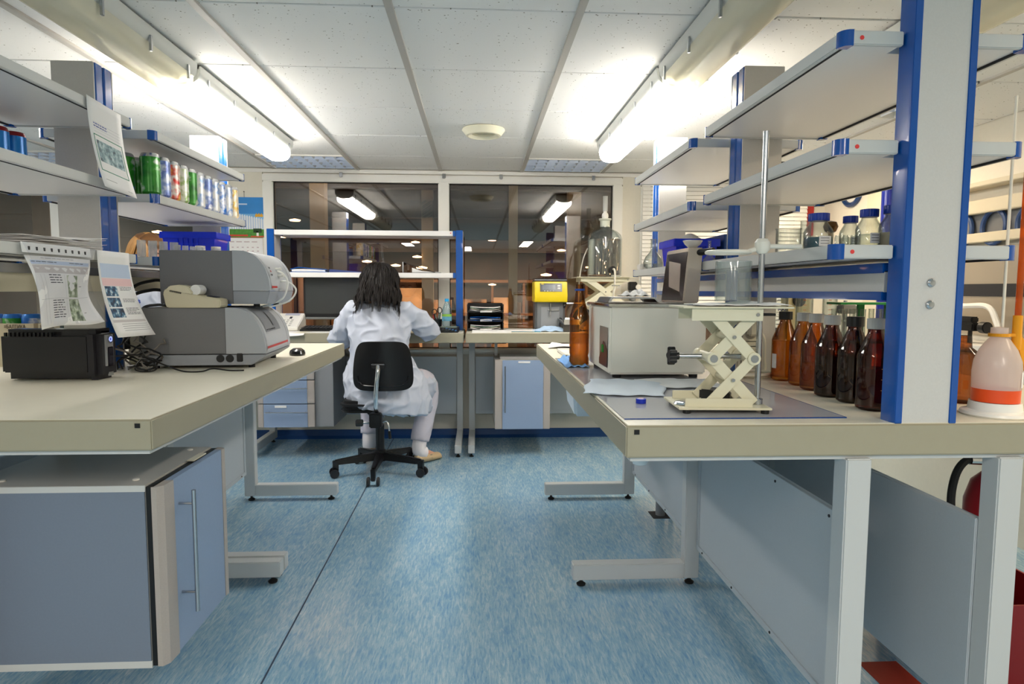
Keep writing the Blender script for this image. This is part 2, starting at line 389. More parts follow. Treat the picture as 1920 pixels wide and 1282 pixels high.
# hall beyond the windows
M_hb = mat('hall_brown', '#4a3526', .8, noise=.35, nscale=3)
M_hd = mat('hall_dark', '#2b2220', .8, noise=.3, nscale=4)
hall = struct('exterior_hall', 'dim factory hall beyond the glass')
MB().box(-12, 12, 15, 15.2, -3, 5).build('hall_wall', M_hb, hall)
MB().box(-12, 12, YB+.12, 15.2, 4.2, 4.4).build('hall_roof', M_hd, hall)
MB().box(-12, 12, YB+.12, 15.2, -3.1, -3).build('hall_floor', mat('hall_floor', '#6b4a30', .4), hall)
MB().box(-12.2, -12, YB+.12, 15.2, -3, 4.4).build('hall_side', M_hb, hall); MB().box(12, 12.2, YB+.12, 15.2, -3, 4.4).build('hall_side', M_hb, hall)
for k, (y, z) in enumerate([(7, 3.0), (8.2, 2.8), (9.5, 2.6), (10.5, 2.9), (11.5, 2.4), (12.5, 2.1), (13.3, 1.9)]): MB().box(-12, 12, y, y+.2, z, z+.3).build('beam', M_hd, hall)
for x, y, w in [(.36, 6.6, .09), (-2.2, 9, .2), (1.5, 10, .2), (-4.5, 8, .2), (4.0, 9, .25), (-.9, 11.5, .2), (-6.5, 10, .25), (2.8, 12, .2)]:
    MB().box(x-w/2, x+w/2, y, y+w, -3, 4.2).build('hall_column', mat('hall_column', '#a59c84' , .6, noise=.2, nscale=5), hall)
M_hl = mat('hall_lamp', '#ffc890', .5, emit=7)
rl = random.Random(21)
for k in range(48):
    x = rl.uniform(-11, 5.5); y = rl.uniform(9.5, 14.2); z = 1.25+(rl.random()**1.4)*1.0
    o = MB().lathe([(0, -.025), (.075, -.018), (.085, 0), (0, .02)], 12).build('hall_lamp', M_hl, hall); o.location = (x, y, z)
# machinery and lit bays far across the hall
M_pan = photo_mat('hall_bay', ['#33251a', '#6b4a30', '#9c7350', '#d0a478'], 3.5); M_lw = mat('lit_bay', '#d8ab7c', .5, noise=.5, nscale=2.5, emit=.2); M_mach = mat('machine_steel', '#8f6a48', .35, .6)
M_frame = mat('bay_frame', '#8a5f3a', .5)
for k in range(26):
    x = -9+k*.72; h = rl.uniform(.9, 1.25)
    MB().box(x, x+rl.uniform(.35, .62), 14.75, 14.95, -.6, h).build('lit_bay', M_lw if k % 3 == 1 else M_pan, hall)
    MB().box(x-.06, x-.01, 14.6, 14.74, -.6, 1.35).build('bay_frame', M_frame, hall)
for z in (1.3, .55): MB().box(-9, 9, 14.55, 14.65, z, z+.06).build('bay_frame', M_frame, hall)
for k in range(10):
    x = -6+k*1.3+rl.uniform(-.4, .4); y = rl.uniform(9.5, 13); r = rl.uniform(.12, .3)
    MB().lathe([(0, -3), (r, -3), (r, rl.uniform(-.2, .3)), (r*.5, .45), (.05, .6), (.05, .9), (0, .9)], 20, x, y).build('vessel', M_mach, hall, smooth=True)
for k in range(22):
    x = rl.uniform(-6, 6); y = rl.uniform(8.5, 13); z = rl.uniform(-.6, 1.3)
    MB().tube([(x, y, z), (x+rl.uniform(.8, 3), y, z)], .025, 8).build('hall_pipe', M_mach, hall)
    MB().tube([(x, y, z), (x, y, -3)], .02, 8).build('hall_pipe', M_mach, hall)
MB().box(-2.6, -1.62, 6.4, 6.5, -3, 1.25).build('hall_partition', mat('hall_wood', '#74523a', .45, noise=.5, nscale=3, stretch=(6, 1, .5)), hall)
for x in (-2.3, -2.05, -1.8): MB().box(x, x+.03, 6.37, 6.4, -3, 1.25).build('batten', M_hd, hall)
area('hall_light', (-2.0, 5.8, 1.6), .4, .4, 10, (1.0, .72, .46), (radians(40), 0, 0))
area('hall_light', (0, 12.3, 1.9), 6, .6, 115, (1.0, .72, .46), (radians(25), 0, 0))

# ================================================================ batten lamps
def batten(x, y0, y1, lit, label):
    L = y1-y0
    t = thing('batten_lamp', label, 'ceiling lamp', (x, y0, ZC-.004), 0, None)
    def hull(rx, zt, zb, e0=.0, n=12):      # rounded trough section, ends rounded off
        secs = []
        for k in range(n+1):
            s = k/n
            secs.append(s)
        return secs
    def trough(w, ztop, zbot, inset, n=14, ends=5):
        mb = MB(); rows = []
        ylist = []
        for q in range(ends+1): ylist.append((inset+.03*(1-cos(q/ends*pi/2)), sin(q/ends*pi/2)))
        ylist = [(inset+.035*(1-math.sqrt(max(0, 1-(1-q/ends)**2))), .55+.45*(q/ends)) for q in range(ends+1)]
        full = ylist+[(L-a, b) for a, b in reversed(ylist)]
        vs = []; fs = []
        for yy, sc in full:
            for k in range(n+1):
                a = pi*k/n
                vs.append((-w*cos(a)*(.92+.08*sc) if 0 else -w*sc**.4*math.copysign(abs(cos(a))**.7, cos(a)), yy, ztop-(ztop-zbot)*(sc**.5)*abs(sin(a))**.75))
        m = n+1
        for i in range(len(full)-1):
            for k in range(n): fs.append((i*m+k, i*m+k+1, (i+1)*m+k+1, (i+1)*m+k))
            fs.append((i*m+n, i*m, (i+1)*m, (i+1)*m+n))
        fs.append(tuple(range(m))); fs.append(tuple(range(len(full)*m-1, len(full)*m-m-1, -1)))
        return mb.add(vs, fs)
    trough(.084, 0, -.072, 0).build('housing', mat('lamp_housing', '#c9ccc8', .45), t, smooth=True)
    if lit:
        trough(.070, -.060, -.120, .012).build('diffuser', M_litlens, t, smooth=True)
    else:
        trough(.073, -.050, -.118, .012).build('diffuser', M_offlens, t, smooth=True)
        for dx in (-.03, .03): MB().cyl((dx, .06, -.07), (dx, L-.06, -.07), .013, 10).build('tube', mat('dead_tube', '#e4e2d6', .4), t)
    for s in (-1, 1):
        for k in range(5):
            yy = L*(.06+.22*k); MB().box(s*.078, s*.086, yy-.006, yy+.006, -.082, -.03).build('clip', M_steel, t, .001)
    return t
M_litlens = mat('lit_diffuser', '#fffaf1', .4, emit=LIT_STRENGTH)
M_offlens = thin('off_diffuser', '#fbf8ee', '#f6f0da', 1.2, .62, '#fffdf0', .12)
batten(-1.175, 2.66, 3.93, True, 'lit white batten lamp above the left shelves, near the window')
batten(-1.175, 1.36, 2.63, False, 'unlit yellowed batten lamp above the left shelves, nearest the camera')
batten(.785, 2.56, 3.83, True, 'lit white batten lamp above the right shelves, near the window')
batten(.785, 1.26, 2.53, False, 'unlit yellowed batten lamp above the right shelves, nearest the camera')
batten(1.45, 1.0, 2.27, False, 'unlit yellowed batten lamp at the top right behind the post')

# ================================================================ benches
def bench(xa, xb, y0, y1, side, label, groupless=True):
    """double-sided bench; side=+1: aisle edge is xa (left), legs on the aisle side carry feet toward xa"""
    t = thing('lab_bench', label, 'bench', (0, 0, 0))
    sg = 1 if xb > xa else -1
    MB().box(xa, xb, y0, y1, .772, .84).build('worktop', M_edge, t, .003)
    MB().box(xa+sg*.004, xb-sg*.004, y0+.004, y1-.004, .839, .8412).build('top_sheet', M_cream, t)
    MB().box(xa+sg*.012, xb-sg*.012, y0+.012, y1-.012, .762, .772).build('under_rail', M_leg, t)
    for s, xe in ((sg, xa), (-sg, xb)):
        vx = xe+s*.505
        for yl in LEGY:
            yy = yl
            MB().box(vx-.028, vx+.028, yy, yy+.05, .028, .765).build('leg', M_leg, t, .003)
            MB().box(xe+s*.05, vx-s*.028, yy, yy+.05, .028, .088).build('foot', M_leg, t, .003)
            for fx in (xe+s*.085, vx):
                MB().lathe([(0, 0), (.016, 0), (.018, .006), (.01, .012), (.006, .014), (.006, .03), (0, .03)], 14, fx, yy+.025).build('levelling_pad', M_rubber, t, smooth=True)
        ys_ = sorted(LEGY)
        for a, b in zip(ys_, ys_[1:]):
            if b-a < .2: continue
            px = vx+s*.018
            MB().box(px, px+s*.014, a+.05, b, .145, .612).build('modesty_panel', M_panel, t, .002)
            MB().box(px-s*.004, px, a+.05, b, .577, .612).box(px-s*.004, px, a+.05, b, .145, .165).box(px-s*.004, px, a+.05, a+.075, .165, .577).box(px-s*.004, px, b-.025, b, .165, .577).build('panel_frame', M_panel, t, .001)
            sc = MB()
            for k in range(4):
                for zz in (.156, .594):
                    yy = a+.13+k*(b-a-.2)/3; sc.cyl((px-s*.006, yy, zz), (px-s*.003, yy, zz), .004, 8)
            sc.build('screw', M_dark, t)
    return t
LEGY = [1.30, 2.325, 3.335]
rb = bench(.308, 1.658, 1.30, 3.36, 1, 'long cream-topped double bench on the right with bottles and lab jack')
for nm, x in (('end_plug', .325),): MB().box(x, x+.011, 1.2985, 1.302, .822, .832).build(nm, M_black, rb)
LEGY = [1.42, 2.40, 2.46, 3.385]
lb = bench(-.703, -1.977, 1.40, 3.40, -1, 'long cream-topped double bench on the left carrying grey instruments')
MB().box(-.738, -.727, 1.3985, 1.402, .822, .832).build('end_plug', M_black, lb)

# posts, shelves and ducts standing on the benches
def post(cx, y0, single, label, z1=1.87):
    t = thing('shelf_post', label, 'post', (cx, y0, .84))
    h = z1-.84
    prof = [(-.071, .03), (-.071, .022), (-.060, 0), (-.05, 0), (-.05, .045), (-.071, .045)]
    if single:
        MB().prism([(-.071, .045), (-.071, .014), (-.068, .0), (-.052, 0), (-.052, .045)], 0, h, 'z').build('profile', M_blue, t, .001)
        MB().prism([(.071, .045), (.052, .045), (.052, 0), (.068, 0), (.071, .014)], 0, h, 'z').build('profile', M_blue, t, .001)
        MB().box(-.052, .052, .002, .04, 0, h).build('post_board', M_post, t)
        MB().box(-.06, .06, .045, .06, 0, h).build('post_core', M_bluedk, t)
    else:
        for s in (-1, 1):
            for a, b in ((.004, .052), (.056, .106)):
                MB().prism([(s*.05, a), (s*.064, a), (s*.069, a+.006), (s*.069, b-.006), (s*.064, b), (s*.05, b)], 0, h, 'z').build('profile', M_blue, t, .001)
        MB().box(-.068, .068, -.002, .004, 0, h).build('post_board', M_post, t, .001)
        MB().box(-.068, .068, .106, .112, 0, h).build('post_board', M_post, t, .001)
        MB().box(-.05, .05, .004, .106, 0, h).build('post_core', M_bluedk, t)
    return t
p = post(.956, 1.303, True, 'blue edged grey shelf post standing nearest on the right bench end')
for z in (.30, .254): MB().lathe([(0, -.004), (.006, -.003), (.009, 0), (.009, .002), (0, .002)], 16).build('bolt', M_steel, p, smooth=True).matrix_local = Matrix.Translation((-.004, -.001, z)) @ Matrix.Rotation(-pi/2, 4, 'X')
post(.956, 2.155, False, 'blue edged grey post in the middle of the right shelf row')
post(.956, 3.15, False, 'blue edged post at the far end of the right shelf row')
post(-1.34, 2.255, False, 'blue edged grey post in the middle of the left shelf row')
post(-1.34, 3.275, False, 'blue edged post at the far end of the left shelf row')
post(-1.34, 1.35, True, 'blue edged post at the near end of the left shelves, out of frame')

def shelf(cx, hw, y0, y1, z1, label, notch=0):
    """double shelf board round the post row with rail edges and blue corner caps"""
    t = thing('shelf', label, 'shelf', (cx, (y0+y1)/2, z1-.028))
    L = (y1-y0)/2
    b0 = -L+.012+notch
    MB().box(-hw+.012, hw-.012, b0, L-.012, .004, .026).build('board', M_shelf, t)
    if notch:
        for s in (-1, 1): MB().box(s*.075, s*(hw-.012), -L+.012, b0, .004, .026).build('board', M_shelf, t)
    for s in (-1, 1):
        MB().box(s*(hw-.012), s*hw, -L+.022, L-.022, 0, .029).build('edge_rail', M_shelfside, t, .002)
        if notch and s < 0:
            for q in (-1, 1): MB().box(q*.075, q*(hw-.022), -L+.012, -L, 0, .029).build('end_rail', M_shelfside, t, .002)
        else: MB().box(-hw+.022, hw-.022, s*(L-.012), s*L, 0, .029).build('end_rail', M_shelfside, t, .002)
        MB().box(s*(hw-.016), s*(hw-.011), -L+.02, L-.02, -.001, .004).build('rail_lip', M_dark, t)
        for q in (-1, 1):
            pts = [(s*(hw-.024), q*(L-.0)), (s*(hw-.024), q*(L-.024)), (s*hw, q*(L-.024))]
            arc = [(s*(hw-.02+.02*sin(a)), q*(L-.02+.02*cos(a))) for a in [pi/2-k*pi/2/6 for k in range(7)]]
            MB().prism([(s*(hw-.024), q*L), (s*(hw-.024), q*(L-.024)), (s*hw, q*(L-.024))]+arc[0:], -.002, .0305, 'z').build('corner_cap', M_blue, t, smooth=True)
    return t
R1, R2 = (1.326, 2.145), (2.27, 3.10)
L1, L2 = (1.405, 2.238), (2.37, 3.262)
SH = {}
for nm, (a, b) in (('near', R1), ('far', R2)):
    for z, lv in ((1.657, 'top'), (1.437, 'middle'), (1.219, 'lowest')):
        SH['r', nm, lv] = shelf(.956, .206, a, b, z, '%s white shelf board of the %s right module with blue corner caps' % (lv, {'near': 'nearer', 'far': 'farther'}[nm]), .045 if nm == 'near' else 0)
for nm, (a, b) in (('near', L1), ('far', L2)):
    for z, lv in ((1.677, 'top'), (1.456, 'middle'), (1.234, 'lowest')):
        SH['l', nm, lv] = shelf(-1.34, .2, a, b, z, '%s white shelf board of the %s left module with blue corner caps' % (lv, {'near': 'nearer', 'far': 'farther'}[nm]), .045 if nm == 'near' else 0)
for z in (1.643, 1.423, 1.205):
    key = {1.643: 'top', 1.423: 'middle', 1.205: 'lowest'}[z]
    MB().lathe([(0, -.0015), (.0045, -.001), (.0045, .0), (0, .0)], 12).build('sticker', mat('red_sticker', '#e8413f', .6), SH['r', 'near', key]).matrix_local = Matrix.Translation((-.165, -.4095, .014)) @ Matrix.Rotation(-pi/2, 4, 'X')
def duct(cx, hw, y0, y1, z0, z1, label):
    t = thing('service_duct', label, 'duct', (cx, 0, z0)); h = z1-z0
    MB().box(-hw+.004, hw-.004, y0, y1, .018, h-.018).build('duct_board', M_post, t)
    MB().box(-hw, hw, y0, y1, 0, .019).build('duct_profile', M_blue, t, .002)
    MB().box(-hw, hw, y0, y1, h-.022, h).build('duct_profile', M_blue, t, .002)
duct(.956, .071, 1.364, 2.152, 1.102, 1.184, 'blue and grey service duct below the lowest near right shelf')
duct(.956, .071, 2.268, 3.147, 1.102, 1.184, 'blue and grey service duct below the lowest far right shelf')
M_blue_saved = M_blue
def duct_grey(cx, hw, y0, y1, z0, z1, label):
    t = thing('service_duct', label, 'duct', (cx, 0, z0)); h = z1-z0
    MB().box(-hw+.004, hw-.004, y0, y1, .0, h-.018).build('duct_board', mat('duct_cream', '#c9c4ae', .45), t)
    MB().box(-hw, hw, y0, y1, h-.026, h).build('duct_profile', M_steel, t, .002)
duct_grey(-1.34, .071, 1.412, 2.252, 1.112, 1.19, 'cream service duct below the lowest near left shelf')
duct_grey(-1.34, .071, 2.365, 3.272, 1.112, 1.19, 'cream service duct below the lowest far left shelf')

# desks along the back wall
def desk(x0, x1, label, legs, panels):
    t = thing('writing_desk', label, 'desk', ((x0+x1)/2, 4.19, 0)); w = (x1-x0)/2
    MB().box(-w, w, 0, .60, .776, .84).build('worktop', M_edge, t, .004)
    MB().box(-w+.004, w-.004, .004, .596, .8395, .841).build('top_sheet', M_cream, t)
    cx = (x0+x1)/2
    for x in legs:
        x -= cx
        MB().box(x-.022, x+.022, .53, .58, .028, .776).build('leg', M_leg, t, .003)
        MB().box(x-.022, x+.022, .045, .53, .028, .085).build('foot', M_leg, t, .003)
        for yy in (.075, .55): MB().lathe([(0, 0), (.014, 0), (.016, .006), (.006, .012), (.006, .03), (0, .03)], 12, x, yy).build('levelling_pad', M_rubber, t, smooth=True)
    for a, b in panels:
        a -= cx; b -= cx
        MB().box(a, b, .56, .572, .20, .63).build('modesty_panel', M_panel, t, .002)
        MB().box(a, b, .556, .56, .60, .63).box(a, b, .556, .56, .20, .225).box(a, a+.022, .556, .56, .225, .60).box(b-.022, b, .556, .56, .225, .60).build('panel_frame', M_panel, t, .001)
    return t
desk(-1.95, -.095, 'cream desk under the window where the woman sits', (-1.51, -.135), [(-1.485, -.16)])
desk(-.082, 1.30, 'cream desk under the window holding the yellow instrument', (-.045, 1.2), [(-.02, 1.17)])
# ================================================================ left side objects
def sheet(name, label, fn, nu=10, nv=14, prints=(), cat='paper', m=None, group=None, off=.0009, parent=None, thick=.0006):
    """a sheet of paper given by fn(u, v); prints are patches (u0,u1,v0,v1,material) lying on it"""
    o = MB().grid(fn, nu, nv).build(name, m or M_paper, parent, smooth=True, solid=thick, ang=180)
    if parent is None: tag(o, label, cat, group)
    def nrm(u, v):
        a = Vector(fn(min(u+.01, 1), v))-Vector(fn(max(u-.01, 0), v)); b = Vector(fn(u, min(v+.01, 1)))-Vector(fn(u, max(v-.01, 0)))
        return b.cross(a).normalized()
    by = {}
    for u0, u1, v0, v1, pm in prints: by.setdefault(pm.name, [pm, MB()])[1].add(*patch(fn, nrm, u0, u1, v0, v1, off))
    for k, (pm, mb) in by.items(): mb.build('print', pm, o)
    return o
def patch(fn, nrm, u0, u1, v0, v1, off):
    nu = max(1, int((u1-u0)*8)); nv = max(1, int((v1-v0)*10)); vs = []; fs = []
    for j in range(nv+1):
        for i in range(nu+1):
            u = u0+(u1-u0)*i/nu; v = v0+(v1-v0)*j/nv
            vs.append(tuple(Vector(fn(u, v))+nrm(u, v)*off))
    for j in range(nv):
        for i in range(nu): fs.append((j*(nu+1)+i, j*(nu+1)+i+1, (j+1)*(nu+1)+i+1, (j+1)*(nu+1)+i))
    return vs, fs
def lines(u0, u1, v0, v1, n, m, h=.35, rnd=random.Random(3)):
    out = []; d = (v1-v0)/n
    for k in range(n):
        u = u0; v = v0+d*k; end = u1-(rnd.random()*.3*(u1-u0) if k % 3 == 2 else 0)
        while u < end-.01:
            w = min(rnd.uniform(.03, .09), end-u); out.append((u, u+w, v, v+d*h, m)); u += w+.012
    return out
M_hdrblue = mat('print_pale_blue', '#c4d3ea', .7); M_hdrpink = mat('print_pale_pink', '#ecc9cb', .7); M_hdrgrey = mat('print_grey', '#cfc9c9', .7)
M_green = mat('print_green', '#1f7d62', .7); M_rule = mat('print_rule', '#b9b9bd', .7)
P_teal = photo_mat('photo_teal', ['#2c3c46', '#6d8d95', '#9fb9bd', '#c9d6d6'], 60)
P_green = photo_mat('photo_greenish', ['#3d4a36', '#6f7f62', '#a8b59a', '#d8dccf'], 60)
P_navy = photo_mat('photo_navy', ['#0e1c33', '#1f4263', '#4a7c9c', '#cfdde2'], 70)

# three notices hung on the left shelf edges; u runs along +Y (away), v runs down
XE = -1.137
def f1(u, v):
    curl = .014*math.sin(v*pi)*max(0, u-.55)**1.0*2.2
    return (XE+.004+.035*v+.010*sin(v*4+u*2)-curl*.4+.012*u*v, 1.672+.258*u-.035*math.sin(v*pi*.9)**2*max(0, u-.5)*1.1+.010*v*(1-u), 1.204-.188*v+.010*u*v+.004*sin(u*6)*v)
pr = [(.04, .96, .06, .115, M_hdrblue), (.04, .96, .125, .235, M_hdrgrey), (.5, .72, .26, .585, P_green), (.5, .72, .61, .94, P_green)]
pr += lines(.22, .42, .255, .40, 4, M_ink)+lines(.22, .42, .62, .90, 8, M_ink)+lines(.2, .7, .02, .05, 1, M_rule)+lines(.05, .4, .075, .10, 1, M_ink)+lines(.6, .85, .075, .10, 1, M_ink)
pr += [(.04, .96, .595, .6, M_rule), (.1, .103, .25, .95, M_rule), (.15, .153, .25, .95, M_rule), (.46, .463, .25, .95, M_rule)]
pr += lines(.76, .82, .42, .44, 1, M_ink)+lines(.76, .82, .82, .84, 1, M_ink)
s1 = sheet('notice_sheet', 'curled landscape notice in a clear punched sleeve on left shelf edge', f1, 14, 12, [(1-b, 1-a, c, d, m) if 0 else (a, b, c, d, m) for a, b, c, d, m in pr], 'notice')
M_clear = thin('clear_film', '#f8f8fa', '#eceef2', .9, .04, '#ffffff', .06)
def f1s(u, v): p = f1(u, max(0, v*1.0)); return (p[0]+.003+.004*sin(u*9+v*7), 1.664+.285*u if v < .05 else p[1]-.008+.022*u, 1.236-.212*v)
sl = MB().grid(f1s, 14, 12).build('plastic_sleeve', M_clear, s1, smooth=True, ang=180)
def fpun(u, v): return (XE+.003+.003*v, 1.664+.285*u, 1.237-.026*v)
pu = MB().grid(fpun, 4, 1).build('punched_edge', mat('sleeve_white', '#f4f4f2', .4), s1, solid=.0006)
hl = MB()
for k in range(9): y = 1.69+.029*k; hl.box(XE+.0042+.0008, XE+.0058+.0008, y-.003, y+.003, 1.218, 1.227)
hl.build('punch_hole', M_dark, s1)
def f2(u, v): return (XE+.003+.05*v**2.2, 1.984+.175*u+.05*v**2*u, 1.236-.262*v-.006*u*v)
pr = [(.05, .95, .17, .36, M_hdrblue), (.05, .95, .365, .47, M_hdrpink), (.09, .45, .475, .61, P_navy), (.09, .45, .63, .755, P_navy), (.09, .45, .775, .9, P_navy)]
pr += lines(.08, .9, .18, .345, 5, M_ink, .3)+lines(.08, .9, .375, .46, 3, M_red, .3)+lines(.53, .9, .48, .54, 3, M_ink)+lines(.53, .9, .645, .70, 3, M_ink)+lines(.53, .92, .77, .87, 5, M_ink)
pr = [(a, b, c*.86+0, d*.86, m) for a, b, c, d, m in pr]+[(.05, .95, .80, .83, M_hdrgrey)]+[(.25, .95, .85+.025*k, .853+.025*k, M_ink) for k in range(4)]
sheet('notice_sheet', 'portrait notice with three blue photos hanging beside the grey instrument', f2, 6, 14, pr, 'notice')
def f3(u, v): return (XE+.003+.03*v**2, 1.968+.178*u+.02*v**2, 1.682-.258*v-.012*u)
fr = [(.08, .92, .40, .41, M_green), (.08, .92, .795, .805, M_green), (.08, .1, .40, .80, M_green), (.9, .92, .40, .80, M_green), (.13, .87, .46, .70, P_teal), (.13, .87, .495, .525, mat('print_shelf', '#d3dede', .7)), (.13, .87, .655, .67, mat('print_shelf', '#d3dede', .7))]
fr += lines(.12, .5, .27, .33, 2, mat('ink_blue', '#5a6aa8', .8), .4)+[(.12, .9, .26+.035*k, .263+.035*k, M_rule) for k in range(4)]+[(.12, .45, .9, .904, M_ink)]+lines(.75, .9, .95, .96, 1, M_ink)
sheet('notice_sheet', 'white notice with green framed photo hanging from top left shelf', f3, 6, 14, fr, 'notice')
# loose paper stack on lowest near left shelf
t = thing('paper_stack', 'loose fanned stack of printed sheets on the lowest near left shelf', 'papers', (-1.27, 1.93, 1.236))
for k in range(9):
    o = MB().grid(lambda u, v, k=k: (-.10+.2*u, -.14+.29*v, .001+.0035*k+.02*max(0, v-.55)**1.3*(1+.12*k)+.004*sin(3*u+k)*v), 4, 8).build('page', M_paper, t, smooth=True, solid=.0008, ang=180)
    o.rotation_euler.z = random.uniform(-.22, .22)

# near left base cabinet
M_cab = mat('cabinet_blue', '#90a3c0', .4, noise=.03, nscale=250); M_cabs = mat('cabinet_strip', '#b3aaa3', .4, noise=.05, nscale=300); M_cabg = mat('cabinet_grey', '#b4b1ab', .4); M_cabside = mat('cabinet_side', '#7a8596', .45, noise=.03, nscale=200)
t = thing('cabinet', 'blue and grey cabinet hung under the near end of left bench', 'cabinet', (-.79, 1.757, .187))
MB().box(-.46, -.014, -.196, .19, .0, .46).build('carcass', M_cabg, t, .002)
MB().box(-.458, -.016, -.2, -.196, .018, .445).build('side_panel', M_cabside, t)
MB().box(-.46, -.014, -.2, -.196, 0, .018).build('side_rail', M_shelfside, t); MB().box(-.46, -.014, -.2, -.196, .445, .46).build('side_rail', M_shelfside, t)
d = MB().box(.004, .022, -.14, .168, .004, .456).build('door', M_cab, t)
MB().prism([(.0, -.2), (.012, -.2), (.024, -.185), (.026, -.14), (.0, -.14)], .004, .456, 'z').build('door_strip', M_cabs, d, smooth=True)
MB().prism([(.0, .168), (.024, .168), (.026, .185), (.014, .198), (.0, .198)], .004, .456, 'z').build('door_strip', M_cabs, d, smooth=True)
MB().box(-.0138, .004, -.1965, .189, .004, .456).build('door_gap', M_black, t)
h = MB().cyl((.06, -.108, .098), (.06, -.108, .42), .0055, 12).build('handle', M_steel, d, smooth=True)
for z in (.15, .385): MB().cyl((.022, -.108, z), (.058, -.108, z), .0035, 10).build('handle_stem', M_steel, h, smooth=True)
MB().box(-.012, .008, .02, .10, .4605, .464).build('name_plate', mat('plate_ivory', '#e2dcc8', .4), t, .001)
for x, y in ((-.38, -.15), (-.38, .15), (-.06, -.15), (-.06, .15)): MB().lathe([(0, 0), (.008, 0), (.008, .003), (0, .004)], 12, x, y, .46).build('screw_cap', M_white, t)
for y in (-.15, .14): MB().box(-.44, -.40, y, y+.02, .46, .578).build('hanger', M_leg, t)

# UPS
t = thing('power_supply', 'black box shaped power supply with silver front on left bench', 'power supply', (-1.30, 2.052, .841))
MB().box(-.15, .135, -.052, .05, .004, .156).build('case', mat('ups_black', '#17151a', .28, coat=.3), t, .022, seg=4)
MB().box(.10, .150, -.054, .052, .0, .157).build('front_frame', mat('ups_frame', '#222126', .4), t, .016, seg=4)
MB().box(.130, .1535, -.034, .030, .03, .150).build('front_panel', mat('ups_silver', '#c5c8cd', .28, .6), t, .012, seg=3)
MB().lathe([(0, 0), (.013, 0), (.014, .002), (.010, .003), (.0, .0025)], 20).build('power_button', M_steel, t, smooth=True).matrix_local = Matrix.Translation((.1535, 0, .124)) @ Matrix.Rotation(pi/2, 4, 'Y')
MB().lathe([(.006, .0032), (.008, .0036), (.006, .004)], 20).build('button_ring', mat('led_blue', '#7f8cf5', .3, emit=1.5), t).matrix_local = Matrix.Translation((.1535, 0, .124)) @ Matrix.Rotation(pi/2, 4, 'Y')
MB().box(.153, .1565, -.014, .014, .04, .10).build('display', mat('display_dark', '#1b1722', .1), t, .012, seg=4)
MB().box(.1525, .1545, -.014, .012, .010, .022).build('badge', M_steel, t)
vt = MB()
for k in range(12): vt.box(-.125+k*.012, -.119+k*.012, -.053, -.046, .135, .147)
vt.build('vent_slots', M_black, t)

# two printed cartons with cans behind the power supply
M_carton = mat('carton_board', '#cfc3a8', .7, noise=.05, nscale=30); M_cprint = mat('carton_print', '#4a3a33', .8)
def can(label, x, y, z, h, r, m, top, group):
    t = thing('drink_can', label, 'can', (x, y, z), random.uniform(0, 6.28), group)
    MB().lathe([(0, .003), (r*.72, .0), (r*.8, .004), (r, .012), (r, h-.014)], 20).build('label_wrap', m, t, smooth=True)
    MB().lathe([(r, h-.014), (r*.86, h-.002), (r*.82, h), (r*.76, h-.004), (0, h-.005)], 20).build('lid', top, t, smooth=True)
    return t
def can_mat(name, cols, sc=18):
    if name in MATS: return MATS[name]
    m = photo_mat(name, cols, sc); b = m.node_tree.nodes['Principled BSDF']; b.inputs['Roughness'].default_value = .25; b.inputs['Metallic'].default_value = .15
    return m
M_canlid = mat('can_lid', '#c6c8ca', .25, 1)
CANM = {'g': can_mat('can_green', ['#1f6a1e', '#2f8a2a', '#3f9a35', '#e8efe4']), 'b': can_mat('can_bluewhite', ['#eef0f4', '#8fa3d6', '#5a6fb8', '#f2f2f4']), 'r': can_mat('can_red', ['#cf2c24', '#e8e2d8', '#d8452f', '#f0c257']),
        'w': can_mat('can_white', ['#f5f4f0', '#ececec', '#7fa3dc', '#f6f6f2']), 'k': can_mat('can_blue', ['#1656b8', '#2b78d2', '#e9eef6', '#1e62c4']), 'y': can_mat('can_cream', ['#f3ecd8', '#efe7d6', '#e0b44a', '#f7f4ec']), 'wg': can_mat('can_palegreen', ['#f0f2ea', '#8fb457', '#e9ece2', '#c9d8a8'])}
for k, (x0, w, lb) in enumerate([(-1.80, .215, 'printed carton of drink cans behind the black power supply, leftmost'), (-1.57, .075, 'printed carton half hidden behind the hanging notice')]):
    t = thing('carton', lb, 'carton', (x0, 2.37, .841))
    MB().box(0, w, 0, .004, 0, .155).box(0, w, .156, .16, 0, .155).box(0, .004, .004, .156, 0, .155).box(w-.004, w, .004, .156, 0, .155).box(0, w, .004, .156, 0, .004).build('tray', M_carton, t)
    if k == 0: text('lettering', '≡БАЛТИКА', .0185, M_cprint, t, (.150, -.0006, .143), (pi/2, 0, 0), sx=.74)
    else: text('lettering', 'БАЛТИКА', .0165, M_cprint, t, (w/2-.006, -.0006, .143), (pi/2, 0, 0), sx=.60)
names = ['green', 'blue', 'white and red', 'dark blue', 'green and white', 'red']
for k in range(3): can('drink can standing in the %s slot of printed carton' % ['left', 'middle', 'right'][k], -1.755+.066*k, 2.42, .846, .182, .032, [CANM['w'], CANM['g'], CANM['k']][k], mat('can_top_blue', '#2e6fb8', .3, .4), None)
t = thing('green_bottle', 'green glass bottle lying behind the power supply, left of the post', 'bottle', (-1.485, 2.42, .841))
MB().lathe([(0, 0), (.028, 0), (.03, .006), (.03, .15), (.02, .17), (0, .17)], 20).build('glass', thin('green_glass', '#6fd22e', '#2f7a12', 1.5, .3, '#4fae1e'), t, smooth=True)
t = thing('adapter_box', 'pale grey plastic box behind the power supply at the post foot', 'box', (-1.225, 2.44, .841))
MB().box(-.075, .03, 0, .12, 0, .155).build('case', mat('beige_grey', '#b9b5a6', .5), t, .006)
MB().box(-.058, .012, -.003, 0, .112, .142).build('panel', mat('beige_grey2', '#c7c3b3', .5), t, .002)
